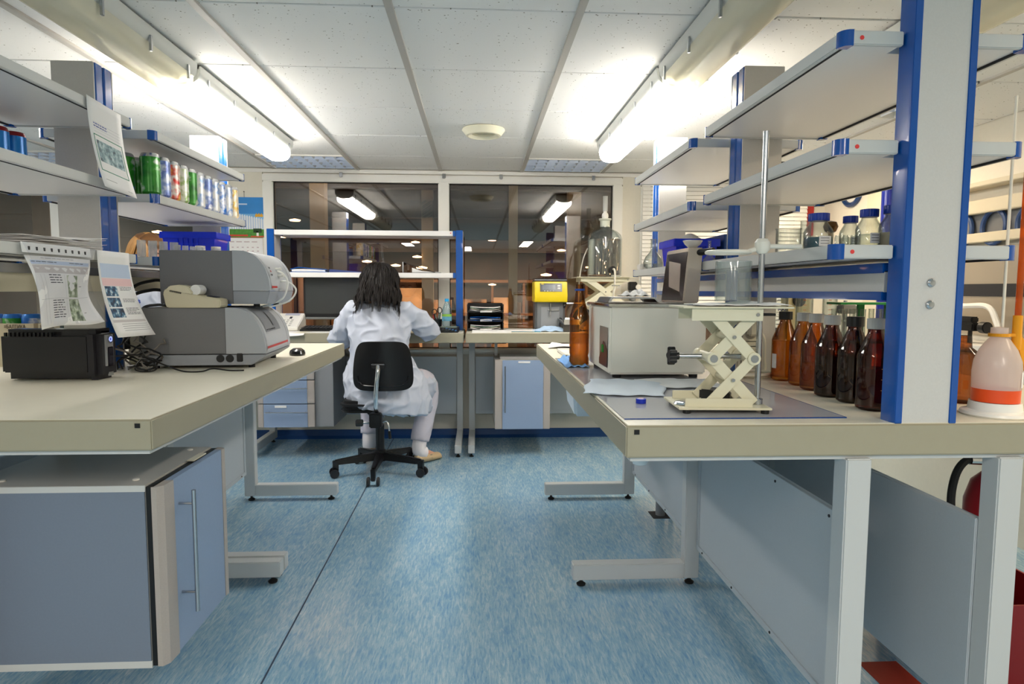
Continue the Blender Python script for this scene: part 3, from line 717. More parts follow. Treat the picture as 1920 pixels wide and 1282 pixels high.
# cable tangle
M_cablegrey = mat('cable_grey', '#7d7872', .6)
t = thing('cable_bundle', 'tangle of black and grey cables between power supply and instrument', 'cables', (-1.15, 2.22, .841))
rr = random.Random(5)
for k in range(12):
    pts = []; x = rr.uniform(-.03, .04); y = rr.uniform(-.02, .06)
    for q in range(9):
        s = q/8; pts.append((x+.04*sin(s*5+k)+.02*s*rr.uniform(-1, 1), y+.03*cos(s*4+k), .006+.13*s*abs(sin(1+k))+.012*sin(s*7+k)**2))
    MB().tube(pts, .0032, 6).build('cable', M_black if k % 3 else M_cablegrey, t, smooth=True)
def curve_pts(P, n=8):
    P = [Vector(p) for p in P]; out = []
    for i in range(len(P)-1):
        p0, p1, p2, p3 = P[max(i-1, 0)], P[i], P[i+1], P[min(i+2, len(P)-1)]
        for k in range(n):
            t = k/n; out.append(.5*((2*p1)+(-p0+p2)*t+(2*p0-5*p1+4*p2-p3)*t*t+(-p0+3*p1-3*p2+p3)*t**3))
    out.append(P[-1]); return out
def cable(label, pts, r, m, name='cable'):
    return tag(MB().tube(curve_pts(pts), r, 8).build(name, m, None, smooth=True), label, 'cable')
cable('thin black cable looping on the bench beside the grey instrument', [(-1.2, 2.13, .90), (-1.13, 2.19, .90), (-1.08, 2.2, .862), (-1.10, 2.2, .845), (-1.15, 2.2, .85), (-1.135, 2.21, .882), (-1.09, 2.2, .88), (-1.0, 2.2, .846), (-.93, 2.19, .845), (-.90, 2.21, .852), (-.84, 2.2, .847), (-.80, 2.22, .845)], .0025, M_black)

# two grey bench instruments, one on the other
def inst(label, loc, rot, L, D, H, xs, base, slot):
    t = thing('bench_instrument', label, 'instrument', loc, rot)
    def prof(a, off=0): return (xs+off*sin(a)+(L-xs)*sin(a), base+off*cos(a)+(H-base)*cos(a)**.95 if cos(a) > 0 else base)
    N = 14; A = [pi/2*k/N for k in range(N+1)]
    MB().prism([(0, base), (0, H), (xs-.03, H), (xs-.03, base)], .004, D-.004, 'y').build('cover', mat('inst_dark', '#77777a', .5, noise=.03, nscale=300), t, .002)
    MB().prism([(xs-.03, base), (xs-.03, H+.001)]+[prof(a) for a in A], 0, D, 'y').build('front_shell', mat('inst_light', '#aeb2b8', .42), t, smooth=True)
    if slot:
        MB().prism([(0, .03), (.0, base-.003), (L, base-.003), (L-.005, .04), (L-.05, .012), (.03, .012)], 0, D, 'y').build('base_tray', mat('inst_base', '#9a9ea5', .45), t, .002)
    else:
        MB().prism([(xs-.03, .0), (xs-.03, base-.001), (L, base-.001), (L-.014, .0)], 0, D, 'y').build('chin', mat('inst_base', '#9a9ea5', .45), t, .002)
        MB().prism([(0, 0), (0, base), (xs-.03, base), (xs-.03, 0)], .004, D-.004, 'y').build('cover', mat('inst_dark', '#77777a', .5), t, .002)
    def strip(name, m, a0, a1, y0, y1, off=.0012, n=10):
        def fn(u, v):
            x, z = prof(a0+(a1-a0)*u, off); return (x, y0+(y1-y0)*v, z)
        return MB().grid(fn, n, 1).build(name, m, t, smooth=True, ang=180)
    strip('front_face', mat('inst_face', '#bcbfc3', .4), .25, 1.53, .02, D-.02, .001)
    strip('red_stripe', mat('stripe_red', '#c23a36', .4), 1.44 if slot else 1.46, 1.485 if slot else 1.51, .02, D-.05 if slot else .09, .0025)
    strip('seam_line', M_dark, .25, 1.53, D-.052, D-.049, .0018)
    if slot:
        strip('recess', mat('inst_recess', '#84878c', .45), .28, 1.12, .05, D-.13, .0022)
        strip('slot', M_black, .55, 1.0, .17, .178, .0035)
        for k in range(6): strip('vent', M_dark, 1.06, 1.09, .06+.022*k, .076+.022*k, .003, 2)
        for k, x in enumerate((.27, .302)): MB().cyl((x, -.003, .036), (x, .002, .036), .0135, 20).build('socket', M_black, t)
        MB().box(.325, .346, -.003, .003, .024, .054).build('switch', M_black, t, .002)
        for x in (.035, .335): MB().cyl((x, .002, base+.012), (x, .0045, base+.012), .003, 10).build('screw', M_steel, t)
    else:
        for k, a in enumerate((.95, 1.05, 1.15)): strip('key', M_dark if k != 1 else M_red, a, a+.05, .045, .055, .003, 2)
        for a in (1.0, 1.2): MB().cyl((prof(a)[0]-.005, .13, prof(a)[1]), (prof(a)[0]+.022, .13, prof(a)[1]+.003), .0055, 12).build('plug', M_white, t)
    for x in (.04, L-.06):
        for y in (.04, D-.04): MB().cyl((x, y, -.012 if not slot else 0), (x, y, .014), .011, 14).build('foot', M_rubber, t)
    return t
inst('lower grey bench instrument with curved slotted front and red stripe', (-1.178, 2.28, .841), .075, .425, .40, .214, .32, .052, True)
inst('upper grey bench instrument with white front cables, stacked on the other', (-1.14, 2.365, 1.068), .03, .385, .33, .192, .285, .048, False)
cable('white cable looping from the upper instrument front', [(-.79, 2.53, 1.19), (-.755, 2.52, 1.185), (-.73, 2.51, 1.15), (-.745, 2.5, 1.09), (-.79, 2.49, 1.065), (-.82, 2.49, 1.057)], .0035, M_pvc)
cable('second white cable from the upper instrument, bulging lower and wider', [(-.775, 2.53, 1.15), (-.735, 2.53, 1.15), (-.705, 2.53, 1.12), (-.725, 2.52, 1.08), (-.775, 2.51, 1.06), (-.80, 2.5, 1.0565)], .0035, M_pvc)
for k, (z, y) in enumerate(((1.15, 2.45), (1.115, 2.43))):
    cable(['upper black plug cable behind the upper grey instrument', 'lower black plug cable behind the upper grey instrument'][k], [(-1.158, y, z), (-1.20, y, z+.002), (-1.26, y-.02, z-.02), (-1.29, y-.03, z-.08), (-1.29, y-.02, .90)], .006, M_black)
cable('black cable lying along the top of the lower instrument', [(-1.21, 2.33, .98), (-1.19, 2.34, 1.05), (-1.15, 2.36, 1.064), (-1.12, 2.37, 1.062), (-1.09, 2.40, 1.062)], .005, M_black)
t = thing('label_printer', 'small cream receipt printer on the lower grey instrument', 'printer', (-1.085, 2.288, 1.056), .0)
MB().prism([(0, .006), (-.008, .05), (.0, .066), (.07, .05), (.17, .034), (.186, .03), (.186, .004), (.18, .0), (.006, 0)], 0, .072, 'y').build('body', mat('printer_cream', '#d3cbb0', .5), t, .003)
MB().prism([(.0, .062), (.012, .076), (.045, .080), (.075, .074), (.092, .052), (.088, .046), (.0, .055)], .004, .068, 'y').build('paper_cover', mat('printer_cream2', '#dad3b9', .5), t, .003)
MB().lathe([(0, 0), (.018, 0), (.018, .05), (0, .05)], 20).build('paper_roll', M_paper, t, smooth=True).matrix_local = Matrix.Translation((.098, .062, .062)) @ Matrix.Rotation(pi/2, 4, 'X')
MB().prism([(.135, .0405), (.165, .036), (.165, .038), (.135, .0425)], .015, .055, 'y').build('keypad', M_ink, t)
vt = MB()
for k in range(10): vt.box(.016+.004*k, .018+.004*k, -.001, .002, .055-.0008*k, .061-.0008*k)
vt.build('vent_slots', M_dark, t)
t = thing('computer_mouse', 'black computer mouse on the left bench by the instrument', 'mouse', (-.775, 2.78, .841), .3)
MB().lathe([(0, .03), (.018, .029), (.030, .02), (.034, .008), (.032, 0), (0, 0)], 20, 0, 0, 0, 1, 1.6).build('shell', mat('mouse_black', '#151517', .15), t, smooth=True)

# lowest far left shelf: cups, tubes, bin
M_cup = thin('clear_plastic', '#f2f4f5', '#d3d8dc', 1.6, .22, '#f4f6f8', .08)
for k in range(4):
    o = thing('plastic_cup', 'tall frosted sample cup in row before blue bin, %s' % ['first from the left', 'second', 'third', 'fourth from the left'][k], 'cup', (-1.235+.023*k, 2.44+.035*k, 1.2355), 0, 'frosted cups on the lowest left shelf')
    MB().lathe([(0, .002), (.013, .0), (.0145, .003), (.015, .064), (.0135, .064), (.013, .004), (0, .004)], 18).build('wall', M_cup, o, smooth=True)
for k in range(4):
    o = thing('sample_tube', 'short clear sample vial between the cups and the blue bin, %s' % ['first', 'second', 'third', 'last of four'][k], 'vial', (-1.165+.012*k, 2.57+.04*k, 1.2355), 0, 'short vials on the lowest left shelf')
    MB().lathe([(0, .002), (.010, .0), (.0115, .003), (.0115, .055), (.0105, .056), (.010, .004), (0, .004)], 16).build('wall', M_cup, o, smooth=True)
for k in range(2):
    o = thing('sample_jar', 'clear jar with printed label right in front of blue bin, %s one' % ['left', 'right'][k], 'jar', (-1.175+.045*k, 2.80+.05*k, 1.2355), 0, 'labelled jars before the blue bin')
    MB().lathe([(0, 0), (.018, 0), (.02, .003), (.02, .058), (.018, .06), (0, .06)], 18).build('wall', mat('jar_white', '#dfe3e8', .3, trans=.4), o, smooth=True)
    MB().lathe([(.0203, .025), (.0203, .032)], 18).build('label_band', mat('ink_blue', '#5a6aa8', .8), o)
    MB().lathe([(0, .06), (.0195, .06), (.0195, .068), (0, .068)], 18).build('lid', M_white, o)
def bin_(label, loc, rot, w, d, h):
    t = thing('storage_bin', label, 'bin', loc, rot)
    m = mat('bin_blue', '#0b2fd6', .22, coat=.2)
    k = .88; w2, d2 = w/2, d/2
    for (ax, ay, bx, by) in ((-w2, -d2, w2, -d2), (w2, -d2, w2, d2), (w2, d2, -w2, d2), (-w2, d2, -w2, -d2)):
        q = [(ax*k, ay*k, 0), (bx*k, by*k, 0), (bx, by, h), (ax, ay, h)]
        qi = [(p[0]*.96, p[1]*.94, p[2]) for p in q]
        MB().add(q+qi, [(0, 1, 2, 3), (7, 6, 5, 4), (0, 4, 5, 1), (1, 5, 6, 2), (2, 6, 7, 3), (3, 7, 4, 0)]).build('wall', m, t)
    MB().box(-w2*k, w2*k, -d2*k, d2*k, 0, .004).build('base', m, t)
    for s in (-1, 1):
        MB().box(-w2-.008, w2+.008, s*d2, s*(d2+.008), h-.028, h+.002).build('rim', m, t, .002); MB().box(s*w2, s*(w2+.008), -d2, d2, h-.028, h+.002).build('rim', m, t, .002)
    for kx in range(5): MB().box(-.05+.022*kx, -.046+.022*kx, -d2-.004, -d2+.004, .0+h*.55, h-.028).build('rib', m, t)
    MB().box(-.07, .07, -d2-.003, -d2+.003, h*.62, h*.66).build('grip', m, t, .001)
    return t
bin_('blue plastic bin on the lowest far left shelf', (-1.325, 3.115, 1.2355), .02, .235, .17, .145)
# cans
seq = ['g', 'b', 'r', 'wg', 'g', 'w', 'b', 'w', 'k', 'w', 'y']
order = ['first and nearest, green', 'second, blue and white', 'third, red and yellow', 'fourth, pale green', 'fifth, green', 'sixth, white', 'seventh, blue and white', 'eighth, white', 'ninth, blue', 'tenth, white', 'last and farthest, cream']
for k, c in enumerate(seq): can('drink can in front row on left shelf, '+order[k], -1.185, 2.425+.076*k, 1.4575, .15, .0335, CANM[c], M_canlid, 'drink cans on the middle far left shelf')
for k, c in enumerate('ggbrw'): can('drink can in back row on left shelf, '+['nearest, dark green', 'second, green', 'third, blue', 'fourth, red', 'fifth, white'][k], -1.275, 2.425+.09*k, 1.4575, .15, .0335, CANM[c], M_canlid, 'drink cans on the middle far left shelf')
for k in range(3): can('bright blue can with dark red top, %s of three on near left shelf' % ['nearest', 'middle', 'farthest'][k], -1.47, 2.005+.075*k, 1.4575, .155, .033, can_mat('can_brightblue', ['#0d5fb4', '#1a86d8', '#1478cc', '#3aa0e6'], 9), mat('can_redtop', '#8e2328', .35, .4), 'blue cans on the middle near left shelf')

# calendar on the wall column
t = thing('wall_calendar', 'wall calendar with palace photo hanging on the pale column', 'calendar', (-1.70, 4.822, 1.5))
MB().box(-.16, .155, .0, .003, .0, .29).build('picture_sheet', mat('cal_sky', '#2f86d0', .4, noise=.12, nscale=7), t)
pc = [('sky_low', '#79b4e2', -.16, .155, .10, .17), ('cloud', '#c9def0', -.06, .02, .235, .245)]
for nm, c, x0, x1, z0, z1 in pc: MB().box(x0, x1, -.0006, 0, z0, z1).build(nm, mat('cal_'+nm, c, .5), t)
MB().prism([(-.16, .055), (-.16, .19), (.155, .125), (.155, .055)], -.001, 0, 'y').build('facade', mat('cal_facade', '#b9c8e0', .5), t)
fc = MB()
for k in range(18):
    x = -.155+k*.017; zt = .19-.065*(x+.16)/.315; fc.box(x, x+.006, -.0016, -.001, .06, zt+.006)
fc.build('columns', mat('cal_white', '#f3f1ec', .5), t)
MB().box(-.16, .155, -.0014, -.0008, 0, .06).build('lawn', mat('cal_green', '#4c8a35', .6, noise=.3, nscale=60), t)
MB().box(-.12, .02, -.0018, -.0012, .008, .02).box(.04, .15, -.0018, -.0012, .004, .012).build('flower_bed', mat('cal_red', '#c8402f', .6), t)
MB().box(.06, .12, -.0018, -.0012, .035, .065).build('hedge', mat('cal_hedge', '#23401f', .7), t)
MB().prism([(.14, .10), (.155, .10), (.155, .26), (.147, .25), (.143, .19)], -.0018, -.0012, 'y').build('fir', mat('cal_hedge', '#23401f', .7), t)
for x, r in ((.085, .011), (.103, .015), (.122, .011)): MB().lathe([(0, 0), (r, .004), (r*.9, .012), (0, .03)], 14, 0, 0, 0, 1, .05).build('dome', mat('cal_gold', '#e0a52c', .4), t).location = (x, -.0016, .145+r*.2)
MB().box(.082, .098, -.0018, -.0012, .01, .045).build('statue', mat('cal_white', '#f3f1ec', .5), t)
MB().box(-.155, .125, .001, .004, -.235, .0).build('month_sheet', M_paper, t)
MB().box(-.155, .125, -.0008, .001, -.004, .004).build('spiral', mat('spiral_red', '#b05a5a', .5), t)
gr = MB()
for r in range(6):
    for c in range(7): gr.box(-.135+c*.036, -.121+c*.036, .0004, .001, -.075-r*.027, -.068-r*.027)
for c in range(4): gr.box(-.12+c*.055, -.08+c*.055, .0004, .001, -.035, -.028)
gr.build('print', mat('cal_print', '#c9b6ba', .7), t)
mk = MB()
for q in ((-.10, -.06, -.105, -.101), (-.10, -.06, -.135, -.131), (-.10, -.096, -.135, -.101), (-.064, -.06, -.135, -.101)): mk.box(q[0], q[1], -.001, .0, q[2], q[3])
mk.build('date_marker', M_bluedk, t)
MB().cyl((0, .003, .29), (0, .003, .33), .0012, 6).build('string', M_dark, t); MB().cyl((0, -.006, .33), (0, .006, .33), .003, 8).build('nail', M_dark, t)
# ================================================================ back desks
# shelf unit on the left desk
t = thing('desk_shelf_unit', 'two board shelf unit with blue posts on the window desk', 'shelf unit', (-.775, 4.5, .841))
for x in (-.645, .645):
    q = MB().box(x-.024, x+.024, .012, .15, 0, .692).build('post', M_post, t)
    MB().box(x-.024, x+.024, 0, .012, 0, .695).build('front_profile', M_blue, q, .002); MB().box(x-.024, x+.024, .15, .162, 0, .695).build('rear_profile', M_blue, q, .002)
for z, d in ((.655, .28), (.366, .24)):
    q = MB().box(-.618, .60, .0, d, z, z+.034).build('shelf_board', M_shelf, t, .002)
    MB().box(.60, .62, -.002, .03, z-.002, z+.036).build('corner_cap', M_blue, q, .003); MB().box(.60, .62, .03, d, z, z+.034).build('end_rail', M_shelfside, q)
    MB().box(-.59, -.575, .05, .06, z-.006, z).build('bracket_pin', M_bluedk, q)
MB().lathe([(0, 0), (.004, 0), (.004, .001), (0, .001)], 10).build('sticker', MATS['red_sticker'], t).matrix_local = Matrix.Translation((.585, -.0005, .675)) @ Matrix.Rotation(pi/2, 4, 'X')
# folders and binder on it
t = thing('blue_folder', 'blue folder stuffed with paper on the desk shelf board', 'folder', (-1.17, 4.57, 1.2415))
MB().box(-.12, .13, -.06, .15, 0, .004).build('cover', M_blue, t); MB().box(-.115, .115, -.055, .14, .004, .022).build('pages', M_paper, t, .002)
MB().prism([(-.125, .022), (-.07, .036), (.13, .02), (.13, .016), (-.07, .031), (-.12, .018)], -.06, .15, 'y').build('cover', M_blue, t)
t = thing('thin_folder', 'thin dark blue folder lying beside the stuffed folder', 'folder', (-.93, 4.58, 1.2415))
MB().prism([(-.10, .0), (-.10, .022), (.13, .004), (.13, 0)], -.06, .13, 'y').build('cover', mat('folder_navy', '#33437d', .5), t)
t = thing('ring_binder', 'black binder lying half open on the desk shelf board', 'binder', (-.43, 4.58, 1.2415))
MB().box(-.09, .17, -.07, .17, 0, .003).build('back_cover', M_black, t); MB().box(-.095, -.088, -.07, .17, 0, .075).build('spine', M_steel, t)
MB().prism([(-.088, .075), (-.04, .058), (.13, .006), (.13, .003), (-.04, .053), (-.088, .071)], -.07, .17, 'y').build('front_cover', M_black, t)
MB().prism([(-.03, .003), (-.03, .035), (.04, .012), (.16, .006), (.16, .003)], -.06, .16, 'y').build('pages', M_paper, t)
# monitor
t = thing('computer_monitor', 'black wide monitor with silver bottom edge on the window desk', 'monitor', (-.965, 4.60, .841), -.03)
MB().box(-.265, .265, -.012, .028, .085, .37).build('housing', M_black, t, .006)
MB().box(-.25, .25, -.0135, -.012, .112, .358).build('screen', mat('screen_dark', '#3a3d3e', .18, spec=.8), t)
MB().box(-.265, .265, -.014, .02, .072, .088).build('bottom_bezel', M_steel, t, .003)
MB().box(-.03, .03, .0, .03, .012, .09).build('neck', M_black, t); MB().lathe([(0, 0), (.11, 0), (.11, .008), (.03, .014), (0, .014)], 28, 0, .02, 0, 1, .8).build('base', M_black, t, smooth=True)
t = thing('keyboard', 'black keyboard in front of the monitor', 'keyboard', (-.985, 4.455, .841), -.02)
MB().prism([(-.07, 0), (-.07, .012), (.07, .026), (.07, 0)], -.22, .22, 'x').build('case', M_black, t, .003)
km = mat('key_black', '#26272b', .5); k0 = None
for r in range(5):
    for c in range(18):
        if k0 is None: k0 = o = MB().box(-.009, .009, -.009, .009, 0, .006).build('key', km, t, .0015, seg=1)
        else: o = k0.copy(); COL.objects.link(o)
        o.location = (-.204+c*.024, -.05+r*.025, .015+.1*(.02+r*.025)); o.rotation_euler.x = .1
# phone
t = thing('desk_phone', 'white desk phone with handset left of the monitor', 'phone', (-1.335, 4.52, .841), -.05)
M_ph = mat('phone_white', '#efeee9', .35)
MB().prism([(-.09, 0), (-.09, .025), (.09, .115), (.10, .11), (.10, 0)], -.11, .11, 'x').build('base', M_ph, t, .005)
hs = MB().tube(curve_pts([(-.105, -.075, .06), (-.10, -.06, .085), (-.095, .0, .108), (-.095, .06, .138), (-.10, .085, .135)], 5), [.02]*3+[.017]*15+[.021]*3, 12).build('handset', M_ph, t, smooth=True)
kd = mat('phone_key', '#c9c9c6', .5)
for r in range(4):
    for c in range(4):
        o = MB().box(-.008, .008, -.006, .006, 0, .004).build('key', kd, t, .001, seg=1); o.location = (-.035+.028*c, -.072+.022*r, .036+.011*r); o.rotation_euler.x = .46
o = MB().box(-.05, .05, -.012, .012, 0, .003).build('display', mat('lcd', '#b9bccd', .2), t); o.location = (.03, .066, .106); o.rotation_euler.x = .46
o = MB().box(-.008, .008, -.012, .012, 0, .003).build('logo_sticker', M_ink, t); o.location = (.03, .025, .084); o.rotation_euler.x = .46
# paper hanging over the desk front
def fp(u, v): y = 4.165+.21*v; return (-1.42+.30*u, y, .8425+.001*u-(max(0, 4.19-y)*1.1*(1-abs(u-.45)*1.2) if y < 4.19 else 0)+.004*sin(u*5))
sheet('loose_sheet', 'white sheet sticking out over the left desk edge below phone', fp, 8, 8)
sheet('loose_sheet', 'white sheet lying under the keyboard edge', lambda u, v: (-1.12+.2*u, 4.22+.15*v, .8425), 2, 2)
# right part of the left desk
t = thing('calculator', 'black desk calculator at the right edge of the left desk', 'calculator', (-.2, 4.30, .841), -.05)
MB().prism([(-.07, 0), (-.07, .008), (.05, .03), (.07, .038), (.07, 0)], -.07, .07, 'x').build('case', M_black, t, .003)
o = MB().box(-.055, .055, -.014, .014, 0, .003).build('display', mat('calc_lcd', '#7f8f86', .2), t); o.location = (0, .045, .031); o.rotation_euler.x = .2
for r in range(4):
    for c in range(6):
        o = MB().box(-.007, .007, -.006, .006, 0, .004).build('key', km if (r+c) % 5 else mat('key_blue', '#3f6fa8', .5), t, .001, seg=1); o.location = (-.055+.022*c, -.055+.02*r, .012+.0037*r); o.rotation_euler.x = .18
t = thing('water_bottle', 'clear plastic water bottle with blue cap and pale label', 'bottle', (-.215, 4.43, .841))
MB().lathe([(0, .004), (.022, .0), (.032, .006), (.033, .03), (.031, .036), (.033, .042), (.033, .13), (.030, .155), (.018, .185), (.013, .195), (.013, .21)], 24).build('body', thin('pet', '#e6f3f8', '#9fc3d2', 1.6, .08, '#dff0f8'), t, smooth=True)
MB().lathe([(.0335, .07), (.0335, .112)], 24).build('label_band', mat('label_blue', '#6fb7d8', .4, noise=.5, nscale=20), t)
MB().lathe([(.0338, .10), (.0338, .116)], 24).build('label_stripe', mat('label_green', '#93c557', .4), t)
MB().lathe([(.0145, .203), (.0145, .222), (0, .223)], 20).build('cap', mat('cap_cyan', '#28a0e0', .35), t, smooth=True)
t = thing('pen_cup', 'dark cup with scissors and pens beside the water bottle', 'pen cup', (-.285, 4.47, .841))
MB().lathe([(0, 0), (.032, 0), (.035, .08), (.032, .08), (.03, .004), (0, .004)], 20).build('cup', mat('cup_dark', '#22292c', .3), t, smooth=True)
for s, c in ((1, M_black), (-1, M_red)):
    MB().tube([(s*.018+.016*cos(a), .0, .135+s*.006+.02*sin(a)) for a in [2*pi*k/16 for k in range(16)]], .0035, 6, closed=True).build('scissor_handle', M_black, t, smooth=True)
    MB().tube([(s*.012, 0, .115), (-s*.006, 0, .03)], .004, 6).build('blade', M_steel, t)
for x, y, m in ((-.02, .01, M_red), (.015, .015, mat('pen_green', '#2c6a55', .4)), (-.012, -.015, M_black)): MB().tube([(x*.5, y*.5, .01), (x*1.4, y*1.3, .118)], .0045, 8).build('pen', m, t)
t = thing('note_block', 'red capped marker and small note pile behind the seated woman\'s arm', 'notes', (-.36, 4.36, .841))
MB().box(-.05, .04, -.03, .03, 0, .012).build('notes', M_paper, t); MB().cyl((-.03, .045, .012), (.05, .04, .012), .006, 10).build('marker', M_red, t)
# letter trays on the right desk
t = thing('letter_tray', 'black three tier letter tray full of papers', 'letter tray', (.05, 4.52, .841))
for k in range(3):
    z = .004+.062*k
    MB().box(-.118, .118, -.12, .14, z, z+.004).build('tray', M_black, t)
    for s in (-1, 1): MB().box(s*.118, s*.126, -.12, .14, z, z+.058).build('side_wall', M_black, t, .002)
    MB().prism([(-.118, z+.004), (-.118, z+.018), (-.04, z+.006), (.04, z+.006), (.118, z+.018), (.118, z+.004)], -.124, -.118, 'y').build('front_lip', M_black, t)
    MB().box(-.035, .045, -.127, -.124, z+.002, z+.014).build('label_holder', M_paper, t)
    for q in range(5):
        o = MB().grid(lambda u, v, q=q, k=k: (-.105+.21*u, -.13+.25*v, z+.006+.006*q+.012*(abs(u-.5)*2)**2*(1 if k != 1 else .2)+.003*sin(q*3+u*5)), 8, 3).build('page', [M_paper, M_paper, mat('page_cream', '#e9e2cf', .7), mat('page_green', '#9fc0ae', .7), M_paper][q] if k != 1 else [M_bluedk, M_blue, M_paper, M_blue, M_blue][q], t, smooth=True, solid=.0015, ang=180)
        if k == 1 and q > 2: o.hide_render = False
MB().box(-.126, .126, .136, .142, 0, .19).build('back_wall', M_black, t)
t = thing('paper_pad', 'white pad of papers at the front edge below the letter tray', 'papers', (.09, 4.27, .841))
MB().box(-.13, .13, -.06, .09, 0, .012).build('pages', M_paper, t, .002)
t = thing('teal_folder', 'teal folder with white sheet between tray and yellow instrument', 'folder', (.31, 4.40, .841), -.1)
MB().box(-.10, .12, -.07, .14, 0, .004).build('cover', mat('teal', '#2f8fb0', .5), t); MB().box(-.12, .08, -.075, .12, .004, .009).build('pages', M_paper, t)
# yellow titrator
t = thing('yellow_analyser', 'yellow headed bench analyser with grey door on right desk', 'instrument', (.51, 4.52, .841))
M_yel = mat('analyser_yellow', '#f2d51c', .35); M_ag = mat('analyser_grey', '#8b8d90', .4)
MB().box(-.108, .108, .01, .16, 0, .205).build('column', mat('analyser_dark', '#5d5f62', .4), t, .004)
MB().box(-.093, .093, -.004, .010, .008, .2).build('door', mat('door_smoke', '#7e8287', .12, coat=.5), t, .004)
MB().box(-.065, .065, -.008, -.004, .02, .165).build('door_window', mat('door_window', '#9a9ea3', .1, coat=.5), t)
MB().lathe([(0, 0), (.012, 0), (.013, .008), (0, .01)], 16).build('door_knob', M_black, t, smooth=True).matrix_local = Matrix.Translation((.072, -.006, .078)) @ Matrix.Rotation(pi/2, 4, 'X')
MB().cyl((0, -.018, .11), (0, -.018, .19), .006, 10).build('electrode', M_steel, t); MB().box(-.02, .06, -.014, -.008, .138, .150).build('arm', M_steel, t); MB().box(-.008, .004, -.024, -.01, .10, .13).build('clamp', M_steel, t)
MB().prism([(.165, .345), (-.03, .345), (-.062, .245), (-.05, .2), (.165, .2)], -.115, .115, 'x').build('head', M_yel, t, .004)
fn = lambda y, z: (y, z)
o = MB().box(-.077, .077, -.0015, .0015, -.03, .03).build('display_panel', mat('disp_panel', '#3c3f45', .25), t); o.location = (.0, -.0462, .302); o.rotation_euler.x = -.31
o2 = MB().box(-.062, .03, -.0025, -.0015, -.018, .018).build('display', mat('disp_lcd', '#5d646d', .2), t); o2.location = (.0, -.0462, .302); o2.rotation_euler.x = -.31
for k, (x, z) in enumerate(((.055, .012), (.055, -.006))): o = MB().box(x-.010, x+.010, -.004, -.0015, z-.005, z+.005).build('key', M_shelf, t, .001); o.location = (0, -.0462, .302); o.rotation_euler.x = -.31
for x in (-.045, -.025, -.005, .015): o = MB().box(x-.005, x+.005, -.003, -.0015, -.027, -.024).build('key_mark', M_shelf, t); o.location = (0, -.0462, .302); o.rotation_euler.x = -.31
o = MB().box(-.068, -.05, -.003, -.0015, .022, .027).build('badge', M_yel, t); o.location = (0, -.0462, .302); o.rotation_euler.x = -.31
MB().box(-.112, .112, -.03, .17, .345, .352).build('top_plate', M_black, t); MB().box(-.115, .112, -.03, .17, .352, .358).build('lid', M_steel, t, .001); MB().box(-.112, .112, -.03, .17, .358, .366).build('top_cover', M_black, t, .001)
def crumple(name, label, cx, cy, z, w, d, h, m, seed, rot=0, cat='cloth'):
    r = random.Random(seed); ph = [r.uniform(0, 6) for _ in range(8)]
    def fn(u, v):
        x = (u-.5)*w; y = (v-.5)*d; e = min(u, 1-u, v, 1-v)
        b = min(1, e*5)
        return (x*(1+.05*sin(9*v+ph[0])), y*(1+.06*sin(8*u+ph[1])), .002+h*b*(.45+.3*sin(7*u+ph[2]+3*v)+.25*sin(9*v+ph[3]-4*u)+.18*abs(sin(15*u+ph[4]+8*v)))+h*.12*(1+sin(21*u+ph[5])))
    o = MB().grid(fn, 28, 22).build(name, m, None, smooth=True, solid=.001, ang=180)
    o.location = (cx, cy, z); o.rotation_euler.z = rot
    return tag(o, label, cat)
M_tisb = mat('tissue_blue', '#b9d3f2', .8); M_tisw = mat('tissue_pale', '#dbe7f4', .8)
crumple('tissue', 'pale blue tissue in front of the yellow analyser', .49, 4.38, .841, .24, .10, .03, M_tisb, 3)
t = thing('metal_tray', 'shallow steel tray on the right desk behind amber bottle', 'tray', (.66, 4.44, .841))
MB().box(-.08, .03, -.13, .13, .05, .053).build('base', M_steel, t)
for s in (-1, 1): MB().prism([(-.025+s*.055, .05), (-.025+s*.075, .085), (-.025+s*.073, .087), (-.025+s*.053, .053)], -.14, .14, 'y').build('wall', M_steel, t); MB().prism([(s*.13, .05), (s*.15, .085), (s*.148, .087), (s*.128, .053)], -.08, .03, 'x').build('wall', M_steel, t)
MB().box(-.08, .03, -.12, .12, 0, .05).build('stand_block', mat('slate', '#4a4741', .5), t, .003)

# lab jacks
M_jack = mat('jack_cream', '#e0dbc2', .4)
# ================================================================ right side objects
BT = .8412
t = thing('drawer_unit', 'blue fronted drawer unit hung below the left window desk', 'drawer unit', (-1.256, 4.225, .215))
MB().box(-.185, .30, .024, .44, 0, .475).build('carcass', mat('carcass_grey', '#8d8f92', .45), t, .002)
for k, z in enumerate((.0, .158, .316)):
    d = MB().box(-.148, .135, .0, .022, z+.003, z+.155).build('drawer', M_cab, t)
    MB().box(-.185, -.148, .0, .023, z+.003, z+.155).build('drawer_strip', M_cabs, d, .003); MB().box(.135, .182, .0, .023, z+.003, z+.155).build('drawer_strip', M_cabs, d, .003)
    h = MB().cyl((-.13, -.03, z+.105), (.145, -.03, z+.105), .0045, 10).build('handle', M_steel, d, smooth=True)
    for x in (-.11, .125): MB().cyl((x, -.03, z+.105), (x, .0, z+.105), .003, 8).build('handle_stem', M_steel, h)
    if k < 2: MB().box(-.075, .0, -.003, 0, z+.133, z+.148).build('name_plate', M_paper, d)
for x in (-.16, .27): MB().box(x-.01, x+.01, .2, .24, .475, .558).build('hanger', M_leg, t)
t = thing('hung_cabinet', 'blue door cabinet hung below the right window desk with papers on top', 'cabinet', (.297, 4.225, .192))
MB().box(-.185, .185, .024, .44, 0, .468).build('carcass', M_cabg, t, .002)
d = MB().box(-.135, .138, 0, .022, .003, .466).build('door', M_cab, t)
